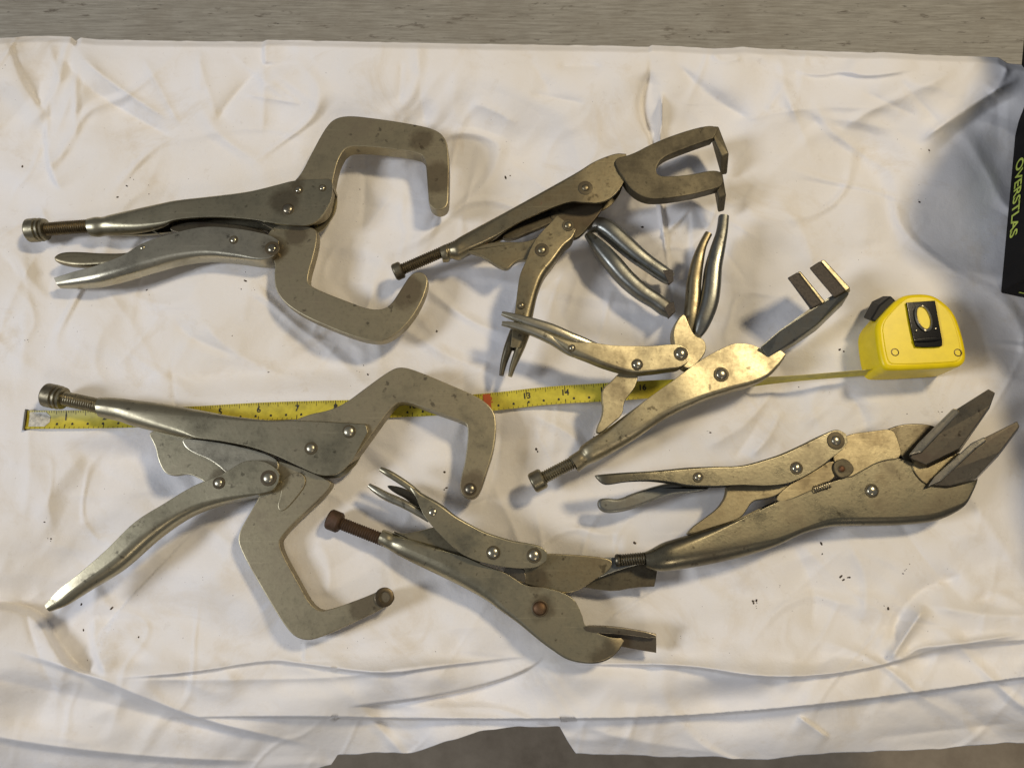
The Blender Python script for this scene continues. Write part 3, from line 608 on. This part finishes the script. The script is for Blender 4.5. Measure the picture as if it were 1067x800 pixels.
# ---- C: welding clamp, right of centre
C_ = root('welding_locking_pliers', 720, 380, 'bright golden-lit locking pliers right of centre, square U-shaped jaw standing on edge', 'locking pliers', GR)
screw(554, 504, 9, 600, 480, 13, C_, r=4.2, knob=6.8, klen=9, m_s=M['knob_steel'], m_k=M['knob_steel'], ridges=False)
channel('fixed_handle', [(603.5, 490.5, 593, 475, 13, 11, 1, 1), (609, 486.5, 599, 471, 13, 12, 1, 1), (614, 483, 603.5, 468, 13, 12, 1, 1), (624, 479, 608, 462, 14, 14, 1, .8), (648, 465.5, 634, 445, 15, 15, .85, .5), (667, 453.5, 655, 430, 16, 16, .7, .2),
 (694, 435, 679, 412.5, 17, 16, .6, 0), (720, 422, 702, 396, 18, 16, .5, 0), (742, 413, 727, 377.5, 18, 16, .4, 0), (764, 406, 748, 365.5, 18, 16, .35, 0), (785, 400, 765, 358.8, 18, 16, .3, 0), (800, 393, 782, 360, 18, 16, .3, 0), (811, 382, 795, 365, 18, 16, .3, 0), (818, 371, 808, 363, 18, 16, .3, 0)], M['nickel_gold'], C_)
hexa('upper_jaw', P3([(792, 361, 30), (812, 344, 31), (845, 320, 33), (882, 299, 35), (885, 306, 32), (852, 338, 29), (828, 356, 27), (800, 373, 26)]), P3([(794, 372, 12), (812, 362, 12), (845, 340, 12), (876, 316, 12), (878, 318, 12), (850, 345, 12), (828, 360, 12), (800, 376, 12)]), M['blue_steel'], C_, bev=.8)
hexa('jaw_prong', P3([(820, 289.5, 35), (831, 283, 35), (857, 316, 35), (846, 321, 35)]), P3([(823, 293, 26), (834, 288, 26), (856, 320, 26), (846, 325, 26)]), M['pitted_steel'], C_, bev=.8)
hexa('jaw_prong', P3([(843, 279, 37), (854, 272, 37), (881, 303, 37), (869, 310, 37)]), P3([(846, 283, 27), (860, 273, 27), (887, 303, 27), (872, 313, 27)]), M['pitted_steel'], C_, bev=.8)
hexa('jaw_rim', P3([(854.4, 271.6, 37.4), (859, 270.6, 37.2), (886, 300, 37.2), (881.6, 303.5, 37.4)]), P3([(856, 275, 27), (861, 274, 27), (886, 304, 27), (882, 307, 27)]), M['nickel_gold'], C_, bev=.6)
hexa('jaw_rim', P3([(831, 282.6, 35.4), (834, 282.6, 35.2), (860, 314, 35.2), (857, 316.6, 35.4)]), P3([(833, 286, 27), (836, 286, 27), (860, 318, 27), (857, 320, 27)]), M['nickel_gold'], C_, bev=.6)
tube('lower_jaw_prong', [(726, 350, 19, 3.0), (731, 338, 19, 5.2), (738, 318, 20, 6.0), (741, 300, 21, 6.0), (743, 280, 22, 5.6), (747, 262, 23, 5.0), (752, 242, 24, 3.8), (754, 226, 24, 3.4)], M['blue_steel'], C_, flat=1.15)
tube('lower_jaw_prong', [(718, 345, 17, 3.0), (720, 330, 17, 4.6), (722, 312, 17, 5.0), (723, 295, 18, 4.8), (727, 272, 20, 4.0), (732, 256, 21, 2.9), (738, 244, 21, 2.6)], M['nickel_aged'], C_, flat=1.15)
plate('jaw_carrier', [(701, 354), (701, 343), (706, 332), (713, 325), (718, 337), (724, 350), (733, 352), (737, 361), (733, 372), (719, 386), (708, 380)], 26, 10, M['nickel_gold'], C_, bev=1)
channel('moving_handle', [(716, 378, 716, 365, 27, 12, .1, 0), (708, 383, 708, 360, 27, 12, .1, 0), (696, 385, 697, 359.5, 27, 12, .15, 0), (678, 387.5, 680, 361, 27, 12, .2, 0), (658, 388.5, 662, 361, 27, 12, .3, 0), (632, 382, 640, 360.5, 28, 12, .4, 0), (612, 375, 618, 357.5, 29, 11, .6, 0), (597, 370, 602, 355.5, 30, 9, .9, .4), (584, 361, 588, 351.5, 31, 7, 1, .8), (572, 352.5, 574, 346.5, 31.5, 5, 1, 1)], M['nickel_gold'], C_)
tube('handle_prong', [(622, 362, 29.5, 2.6), (606, 355.5, 30.5, 3.0), (594, 351, 31.5, 3.2), (575, 343, 32, 3.4), (553, 336, 32, 3.2), (534, 330, 32, 2.3), (523, 326.5, 32, 1.4)], M['nickel_clean'], C_, flat=1.0)
tube('release_lever', [(612, 372, 30, 2.2), (594, 367, 30, 2.4), (575, 354, 31, 3.2), (555, 345, 31, 3.2), (536, 339.5, 31, 2.4), (523, 337, 31, 1.5)], M['nickel_clean'], C_, flat=1.0)
plate('toggle_link', [(636, 398), (645, 388), (654, 384), (666, 386), (663, 402), (656, 411), (650, 419), (649, 432), (638, 441), (625, 452), (620, 449), (629, 430), (626, 411), (629, 403)], 26, 5, M['nickel_gold'], C_, bev=.8)
rivets([(596, 362.5, 34.2, 3.1), (664, 379.7, 33.2, 5.2, 1.3), (709.5, 368.5, 33.2, 6.2, 1.35), (751.5, 390, 26.2, 6.4, 1.4)], C_)

# ---- E: sheet metal pliers, bottom centre
E = root('sheet_metal_locking_pliers', 520, 590, 'bottom centre locking pliers with rusty screw and rusty rivet, wide flat seaming blades', 'locking pliers', GR)
screw(342, 540, 9, 396, 561, 10, E, r=4.1, knob=6.6, klen=9, m_s=M['rusty_screw'], m_k=M['rusty_screw'], ridges=False)
channel('fixed_handle', [(393, 566, 399, 551, 10, 10, 1, 1), (400, 570, 405, 553, 10, 11, 1, 1), (407, 574, 412, 556, 10, 11, 1, 1), (416, 579.5, 423, 558, 10.2, 14, 1, .8), (436, 589.5, 446, 566, 10.5, 15, 1, .5), (460, 601, 480, 578, 11, 16, .95, .1),
 (482, 612, 503, 588, 11, 16, .9, 0), (505, 624.5, 527, 597, 11, 16, .7, 0), (520, 635, 547, 609, 11, 16, .5, 0), (541, 650, 568, 612, 11, 16, .35, 0), (558, 664, 588, 618, 11, 16, .25, 0), (574, 676, 599, 626, 11, 16, .2, 0), (592, 687, 606, 640, 11, 16, .2, 0), (614, 691, 609, 650, 11, 16, .2, 0), (631, 688, 618, 657, 11, 16, .2, 0), (643, 679, 634, 663, 11, 16, .2, 0), (650, 667, 646, 664, 11, 14, .2, 0)], M['nickel'], E)
plate('lower_blade', [(606, 652), (606, 652), (634, 653), (661, 656), (684, 660), (684, 660), (684, 680), (684, 680), (660, 676), (640, 672), (614, 668)], 14, 5.5, M['blade_steel'], E, bev=.5, sm=1)
plate('blade_ridge', [(606, 651.5), (640, 652), (684, 659.5), (684, 666), (650, 661), (612, 659)], 19.6, 6, M['blade_steel'], E, bev=.7, sm=1)
plate('upper_jaw', [(546, 590), (556, 578), (568, 576), (591, 577), (620, 579), (640, 583), (636, 594), (620, 604), (610, 611), (600, 616), (588, 619), (563, 613), (545, 608), (543, 600)], 17, 8, M['nickel_aged'], E, bev=1)
plate('upper_blade', [(605, 611), (605, 611), (614, 603), (645, 592), (676, 586), (686, 590), (682, 611), (682, 611), (660, 612), (641, 616), (622, 614)], 8.5, 5, M['dark_steel'], E, bev=.6, sm=1)
plate('blade_flange', [(604, 610), (604, 610), (607, 590), (616, 581), (645, 580), (668, 584), (676, 586), (645, 594), (622, 603)], 15.5, 8, M['blue_steel'], E, bev=1.2, sm=1)
channel('moving_handle', [(420, 501.5, 424, 505, 23, 6, .8, .5), (430, 507, 433, 517, 23, 8, .6, 0), (441, 514, 439, 531, 22, 10, .5, 0), (459, 524.5, 444, 540, 21, 12, .35, 0), (475, 537, 458, 556, 20, 13, .25, 0), (492, 547, 477, 574, 19, 13, .2, 0), (505, 553.5, 494, 583, 18.5, 13, .2, 0), (519, 558.5, 512, 588, 18, 13, .2, 0), (535, 563, 529, 591, 18, 13, .2, 0), (549, 565.5, 546, 592, 18, 13, .15, 0), (562, 568.5, 560, 590, 18, 13, .15, 0), (570, 575, 569, 584, 18, 13, .1, 0)], M['nickel'], E)
tube('handle_prong', [(396.5, 488.5, 25, 1.5), (404, 492.5, 25, 2.2), (414, 498.5, 24.5, 2.3), (426, 506.5, 24, 2.2), (436, 514, 24, 1.8)], M['nickel'], E, flat=1.3)
tube('release_lever', [(384.5, 505.5, 18, 1.4), (392, 510.5, 18, 2.3), (404, 517.5, 18, 2.8), (418, 523.5, 18, 2.8), (432, 531, 18, 2.6), (448, 541, 17, 2.2)], M['nickel_clean'], E, flat=1.4)
plate('cavity_shade', [(401, 505), (414, 506), (428, 511), (442, 520), (450, 538), (440, 535), (424, 520), (410, 513)], 15, 4, M['dark_steel'], E)  # dark plate standing in for the shade inside the handle cavity
plate('trigger', [(405, 552), (420, 556), (440, 552), (455, 548), (478, 560), (500, 582), (500, 590), (480, 588), (452, 574), (424, 563)], 15.5, 5, M['nickel_aged'], E)
plate('toggle_link', [(524, 590), (546, 590), (549, 604), (546, 608), (526, 602)], 17.5, 6, M['blade_steel'], E, sm=1)
rivets([(451, 533.5, 26.2, 4.6, 1.3), (514, 575.5, 24.8, 6.2, 1.25), (556.5, 578.5, 24.7, 6.2, 1.35)], E)
rivets([(562.5, 633.5, 19.2, 7.6, 1.25)], E, M['rusty_rivet'])

# ---- F: sheet metal pliers, right
F_ = root('sheet_metal_locking_pliers', 860, 500, 'right-hand locking pliers with two pointed wide blades like an open beak', 'locking pliers', GR)
screw(641, 584, 17.5, 684, 580, 18.5, F_, r=3.8, knob=4.0, klen=3, m_s=M['dark_steel'], m_k=M['dark_steel'], ridges=False)
channel('fixed_handle', [(674, 591, 672, 575, 18, 10, 1, 1), (684, 594.5, 679, 572, 18, 12.5, 1, 1), (697, 595, 692, 565, 18, 15, 1, .9), (715, 592.5, 708, 560, 17.5, 16, 1, .8), (748, 586.5, 738, 551, 16, 17, .95, .5), (783, 578, 770, 541, 15, 17, .85, .1),
 (812, 568, 800, 527, 14, 17, .6, 0), (838, 555.5, 830, 514, 13, 17, .45, 0), (865, 549, 860, 504, 13, 17, .62, 0), (888, 547.5, 885, 495, 13, 17, .62, 0), (915, 547.2, 910, 482, 13, 17, .62, 0), (940, 546.5, 934, 478, 13, 17, .62, 0), (970, 543.8, 955, 484, 13, 17, .62, 0), (990, 537.5, 972, 487, 13, 17, .62, 0), (1006, 526, 990, 489, 13, 17, .35, 0), (1014, 510, 1005, 491, 13, 17, .35, 0), (1017, 500, 1012, 494, 13, 16, .35, 0)], M['nickel_f'], F_)
channel('moving_handle', [(620, 495, 622, 498, 27, 4, .6, 0), (632, 493.5, 632, 504, 26.5, 8, .6, 0), (653, 492, 654, 501, 26, 10, .6, 0), (675, 491, 677, 500, 25, 12, .5, 0), (697, 489, 698, 502, 24, 13, .4, 0), (718, 487, 718, 505.5, 23.5, 13, .3, 0), (745, 486, 745, 506.5, 23, 13, .2, 0), (772, 485, 772, 505.5, 22, 13, .2, 0), (800, 477.5, 802, 506, 21.5, 13, .2, 0), (818, 471, 825, 502, 21.5, 13, .2, 0), (840, 461, 850, 489, 21.5, 13, .15, 0), (855, 453.5, 866, 477, 21.5, 13, .15, 0), (870, 448, 876, 469, 21.5, 13, .1, 0), (880, 452, 882, 461, 21.5, 13, .1, 0)], M['nickel_f'], F_)
plate('release_lever', [(623, 520), (632, 518), (645, 520), (660, 513), (686, 505), (700, 502), (714, 504), (745, 506), (730, 513), (697, 515), (676, 524), (654, 532), (632, 535), (623, 529)], 16, 6, M['blue_steel'], F_, bev=2.2)
plate('trigger', [(757, 503), (822, 503), (818, 511), (806, 518), (795, 520), (784, 522), (778, 532), (771, 541), (744, 549), (714, 559), (720, 550), (731, 542), (748, 530), (757, 516)], 21, 5, M['nickel_aged'], F_, bev=.8)
plate('toggle_link', [(806, 520), (822, 504), (850, 490), (867, 478), (874, 486), (870, 500), (840, 514), (815, 524)], 22, 4, M['nickel_aged'], F_)
plate('jaw_carrier', [(866, 465), (883, 452), (908, 449), (930, 446), (936, 456), (942, 478), (918, 480), (895, 493), (884, 499), (878, 492), (870, 488)], 22.5, 6, M['nickel_aged'], F_, bev=.9)
plate('pivot_block', [(868, 481), (882, 476), (892, 488), (886, 496), (876, 499), (869, 492)], 24, 3, M['nickel_stained'], F_, bev=.9)
plate('upper_jaw', [(922, 449), (935, 442.5), (955, 440.5), (975, 443), (984, 452), (975, 476), (950, 484), (940, 478)], 20, 8, M['dark_steel'], F_, bev=1)
def blade(tip, pts, edge, zt, zb):
    pass
hexa('upper_blade', P3([(948, 477, 27), (958, 463, 29), (995, 427, 34), (1030, 405, 40), (1037, 409, 40), (1032, 423, 38), (1000, 467, 32), (965, 484, 28)]), P3([(950, 481, 22), (960, 468, 22), (995, 433, 26), (1029, 409, 34), (1036, 412, 34), (1031, 426, 32), (1000, 471, 26), (966, 488, 22)]), M['blade_steel'], F_, bev=.5)
hexa('blade_edge', P3([(946.5, 474, 29), (957, 461, 31), (993, 425, 36), (998, 425.5, 36), (1000, 430, 35.6), (960, 471, 30.4)]), P3([(947, 477, 24), (957, 466, 24), (993, 430, 27), (997, 430, 27), (998, 434, 27), (960, 475, 24)]), M['bevel_steel'], F_, bev=.8)
hexa('lower_blade', P3([(970, 505, 24), (978, 494, 26), (1021, 458, 32), (1060, 438.5, 38), (1062.5, 444, 38), (1041, 472, 34), (1017, 498, 28), (990, 506, 25)]), P3([(972, 508, 20), (980, 499, 20), (1021, 463, 25), (1058, 442, 32), (1061, 448, 32), (1040, 476, 28), (1016, 501, 22), (990, 509, 20)]), M['blade_steel'], F_, bev=.5)
hexa('blade_edge', P3([(966, 507, 25.6), (974, 496, 27.6), (1012, 461, 33), (1026, 454.5, 35), (1028, 459, 35), (1016, 468, 33.4), (980, 501, 27.8)]), P3([(967, 509, 20), (975, 500, 21), (1012, 466, 25), (1025, 459, 27), (1027, 463, 27), (1015, 472, 25), (980, 504, 21)]), M['bevel_steel'], F_, bev=.8)
plate('blade_web', [(948, 484), (960, 476), (985, 478), (1000, 470), (1008, 476), (985, 494), (970, 507), (958, 500)], 22.6, 4, M['nickel_aged'], F_, bev=.8)
helix('spring', P(848, 510, 22*mm), P(865, 504, 23*mm), 2.0, .35, 7, M['spring_steel'], F_)
rivets([(727.5, 497, 30.3, 4.2, 1.4), (830, 487.5, 28.2, 5.4, 1.35), (871, 459, 28.2, 5.4, 1.9), (908.5, 511, 21.7, 6.4, 1.25)], F_)
rivets([(877, 488.5, 24.1, 3.4, 1.3)], F_, M['rusty_rivet'])

# ---------------------------------------------------------------- tape measure
T = root('tape_measure', 950, 355, 'yellow tape measure with its blade pulled out across the sheet', 'tape measure')
case = [(913, 336), (925, 322), (938, 309), (948, 305.5), (968, 305), (980, 310), (996, 324), (1005, 350), (1009, 372), (1005, 380), (996, 382.5), (930, 386), (922, 384), (918, 377), (914, 355)]
plate('case', case, 31, 30.5, M['yellow_plastic'], T, bev=3.4, seg=5)
plate('case_panel', [(919, 338), (929, 325), (942, 312), (950, 309), (967, 309), (977, 313), (991, 326), (999, 351), (1002, 370), (999, 376), (990, 377.5), (932, 380), (925, 377), (921, 355)], 31.6, 3, M['yellow_plastic'], T, bev=.6, seg=2)
hexa('lock_button', P3([(907, 333, 24), (916, 318, 24), (928, 308, 24), (936, 316, 24), (918, 338, 24)]), P3([(899, 331, 9), (908, 314, 9), (921, 308, 9), (930, 318, 9), (912, 336, 9)]), M['black_plastic'], T, bev=1)
def clip():
    o = plate('belt_clip', [(944.5, 315)]*2+[(974.5, 313)]*2+[(979, 338), (983, 359)]+[(980, 361.5), (955, 362)]+[(953, 359)]+[(948, 336)], 33.4, 1.3, M['black_lacquer'], T, bev=.5, sm=1)
    q = []                                       # raised bright ring round the slot
    c = P(962.5, 331, 34.2*mm); n = 28; V = []; F = []
    for i in range(n):
        a = 2*math.pi*i/n; cx, cy = 4.0*math.cos(a), 7.6*math.sin(a); nx, ny = math.cos(a), math.sin(a)
        for r, z in ((0, -1.0), (.1, .3), (.8, .7), (1.6, .2), (1.6, -1.0)):
            x, y = cx+nx*r, cy+ny*r; x, y = x*math.cos(.17)-y*math.sin(.17), x*math.sin(.17)+y*math.cos(.17); V.append(c+Vector((x, y, z))*mm)
    for i in range(n):
        for k in range(4): F.append((i*5+k, ((i+1) % n)*5+k, ((i+1) % n)*5+k+1, i*5+k+1))
    r = make('clip_ring', V, F, M['rivet_steel'], T)
    V = [c+Vector((3.9*math.cos(2*math.pi*i/n)*math.cos(.17)-7.5*math.sin(2*math.pi*i/n)*math.sin(.17), 3.9*math.cos(2*math.pi*i/n)*math.sin(.17)+7.5*math.sin(2*math.pi*i/n)*math.cos(.17), -.55))*mm for i in range(n)]
    V2 = [v-Vector((0, 0, .4*mm)) for v in V]
    make('clip_slot', V+V2, [tuple(range(n)), tuple(range(2*n-1, n-1, -1))]+[(i, n+i, n+(i+1) % n, (i+1) % n) for i in range(n)], M['yellow_plastic'], T, smooth=False)
    plate('clip_fold', [(952, 352.5), (980, 350), (982, 355), (953.5, 357)], 34.2, 1.0, M['black_lacquer'], T, bev=.4, sm=1)
    for x, y in ((954.5, 344.5), (974.5, 342.5)): dome(x, y, 33.6, .8, M['rivet_steel'], T, wash=1.05)
clip()
for x, y in ((932.5, 367), (998, 367.5)):
    c = P(x, y, 31.5*mm); lathe('case_screw', c, c+Vector((0, 0, 1)), [(-1, 2.6), (.2, 2.6), (.35, 2.2), (.35, 2.0), (-.6, 1.7), (-.6, .1)], M['screw_steel'], T, n=16)
def blade_frame():
    s = [np.array(q, float) for q in BP]; out = []
    for i in range(len(s)-1):
        for k in range(12): out.append(crom(s[max(i-1, 0)], s[i], s[i+1], s[min(i+2, len(s)-1)], k/12))
    out.append(s[-1]); C = [P(q[0], q[1], q[2]*mm) for q in out]
    L = [0]
    for a, b in zip(C, C[1:]): L.append(L[-1]+(b-a).length)
    W = []
    for j, q in enumerate(out):
        t = (C[min(j+1, len(C)-1)]-C[max(j-1, 0)]).normalized()
        side = Vector((-t.y, t.x, 0)).normalized()
        tw = smooth(np.array((q[0]-575)/270)).item()*math.radians(84)
        W.append((side*math.cos(tw)+Vector((0, 0, 1))*math.sin(tw), t))
    return C, L, W
BC, BL, BW = blade_frame()
def on_blade(d, v, lift=.12):
    """d metres from the hook, v mm across (positive up the picture)"""
    j = min(max(int(np.searchsorted(BL, d))-1, 0), len(BC)-2); f = (d-BL[j])/(BL[j+1]-BL[j])
    c = BC[j].lerp(BC[j+1], f); sd = BW[j][0].lerp(BW[j+1][0], f).normalized(); tn = BW[j][1]
    nr = tn.cross(sd).normalized()
    if nr.z < 0: nr = -nr
    cup = (v/6.1)**2*.9
    return c+sd*v*mm+nr*(cup+lift)*mm
def ribbon():
    V = []; F = []; K = 9
    for top in (0, 1):
        for j in range(len(BC)):
            for k in range(K): V.append(on_blade(BL[j], -6.1+12.2*k/(K-1), 0 if top else -.18))
    n = len(BC)
    for top in (0, 1):
        for j in range(n-1):
            for k in range(K-1): F.append(tuple(top*n*K+q for q in (j*K+k, j*K+k+1, (j+1)*K+k+1, (j+1)*K+k)))
    for j in range(n-1):
        for k in (0, K-1): F.append((j*K+k, (j+1)*K+k, n*K+(j+1)*K+k, n*K+j*K+k))
    return make('tape_blade', V, F, M['tape_yellow'], T)
ribbon()
INCH = 39.55*S*1.0
def quadm(name, items, mat, lift=.14):
    V = []; F = []
    for it in items:
        b = len(V)
        for d, v in it: V.append(on_blade(d, v, lift))
        F.append(tuple(range(b, b+len(it))))
    o = make(name, V, F, mat, T, smooth=False); return o
ticks = []
for k in range(1, 16*16):
    d = k*INCH/16; ln = 5.0 if k % 16 == 0 else 3.2 if k % 8 == 0 else 2.4 if k % 4 == 0 else 1.4
    if d > BL[-1]-.01: break
    hw = .00013 if k % 16 else .00022
    ticks.append([(d-hw, 6.0), (d+hw, 6.0), (d+hw, 6.0-ln), (d-hw, 6.0-ln)])
    if k % 2 == 0:
        l2 = 3.0 if k % 16 == 0 else 1.2
        ticks.append([(d-hw, -6.0), (d+hw, -6.0), (d+hw, -6.0+l2), (d-hw, -6.0+l2)])
quadm('tape_graduations', ticks, M['tape_ink'])
dots = []
for k in range(1, 40):
    d = k*INCH*.395
    if d < 17*INCH: dots.append([(d-.0007, -3.6), (d+.0007, -3.6), (d+.0007, -2.4), (d, -1.9), (d-.0007, -2.4)])
quadm('tape_metric_marks', dots, M['tape_ink'])
quadm('red_foot_mark', [[(12*INCH-.0035, -5.6), (12*INCH+.0015, -5.6), (12*INCH+.0015, 5.6), (12*INCH-.0035, 5.6)]], M['tape_red'], .17)
quadm('tape_end_tab', [[(.002, -4.6), (.0125, -4.6), (.0155, -1.5), (.0155, 2.5), (.0125, 5.2), (.002, 5.2)]], M['tape_tab'], .2)
def text_mesh(s, size):
    cu = bpy.data.curves.new('t', 'FONT'); cu.body = s; cu.size = size; cu.align_x = 'CENTER'; cu.align_y = 'CENTER'; cu.offset = size*.022
    o = bpy.data.objects.new('t', cu); sc.collection.objects.link(o); bpy.context.view_layer.update()
    dg = bpy.context.evaluated_depsgraph_get(); me = bpy.data.meshes.new_from_object(o.evaluated_get(dg))
    bpy.data.objects.remove(o); return me
for n in range(1, 17):
    me = text_mesh(str(n), 5.6); d0 = n*INCH-(.0 if n < 10 else 0)
    V = [on_blade(d0+v.co.x*mm, v.co.y+1.4, .19) for v in me.vertices]
    make('numeral', V, [tuple(p.vertices) for p in me.polygons], M['tape_red'] if n == 12 else M['tape_ink'], T, smooth=False)
    bpy.data.meshes.remove(me)
h0 = on_blade(0, 0, 0)
hk = make('tape_hook', [on_blade(0, v, l)+Vector((dx, 0, dz)) for dx, dz in ((0, 0), (-.0012, 0)) for v, l in ((-7, .6), (7, .6), (7, -3.2), (-7, -3.2))], [(0, 1, 2, 3), (7, 6, 5, 4), (0, 4, 5, 1), (1, 5, 6, 2), (2, 6, 7, 3), (3, 7, 4, 0)], M['dark_steel'], T, smooth=False)

# ---------------------------------------------------------------- black box at the right edge
Bx = root('black_box', 1080, 250, 'black carton with yellow-green lettering on its side at the right edge', 'box')
p0 = P(1041.5, 306, 0); p1 = P(1061, 92, 0); ey = (p1-p0).normalized(); ex = Vector((ey.y, -ey.x, 0)); Lb0 = (p1-p0).length; Lb = .33; Hb = .13; Wb = .16
def bxp(a, b, z): return p0+ex*a+ey*b+Vector((0, 0, z))
V = [bxp(a, b, z) for z in (.0005, Hb) for a, b in ((0, 0), (Wb, 0), (Wb, Lb), (0, Lb))]
o = make('carton', V, [(0, 3, 2, 1), (4, 5, 6, 7), (0, 1, 5, 4), (1, 2, 6, 5), (2, 3, 7, 6), (3, 0, 4, 7)], M['box_card'], Bx, smooth=False)
md = o.modifiers.new('bevel', 'BEVEL'); md.width = .0015; md.segments = 3
fp = [(1105, -60), (1085, 20), (1014, 150), (1014, 150), (1020, 200), (1062, 250), (1092, 320), (1126, 430), (1146, 510), (1300, 510), (1300, -60)]
fq = [P(x, y, 0).to_2d() for x, y in fp if 1]
V, F = slab(dedupe(fq, 1e-4), .135, .132, .0005)
make('added_shade_flap', V, F, M['box_card'], Bx)  # out-of-view flap added only to cast the shadow on the cloth
me = text_mesh('OVERSTLAS', .0118)
V = [bxp(-.0004, Lb0*.42-v.co.x, .0105-v.co.y*-1) for v in me.vertices]
make('lettering', V, [tuple(p.vertices) for p in me.polygons], M['box_print'], Bx, smooth=False)
make('printed_mark', [bxp(-.0004, b, z) for b, z in ((Lb0*.42, .029), (Lb0*.52, .029), (Lb0*.50, .04), (Lb0*.44, .04))], [(0, 1, 2, 3)], M['box_print'], Bx, smooth=False)
make('printed_mark', [bxp(b, -.0004, z) for b, z in ((.008, .008), (.05, .008), (.05, .0095), (.008, .0095))], [(0, 1, 2, 3)], M['box_print'], Bx, smooth=False)
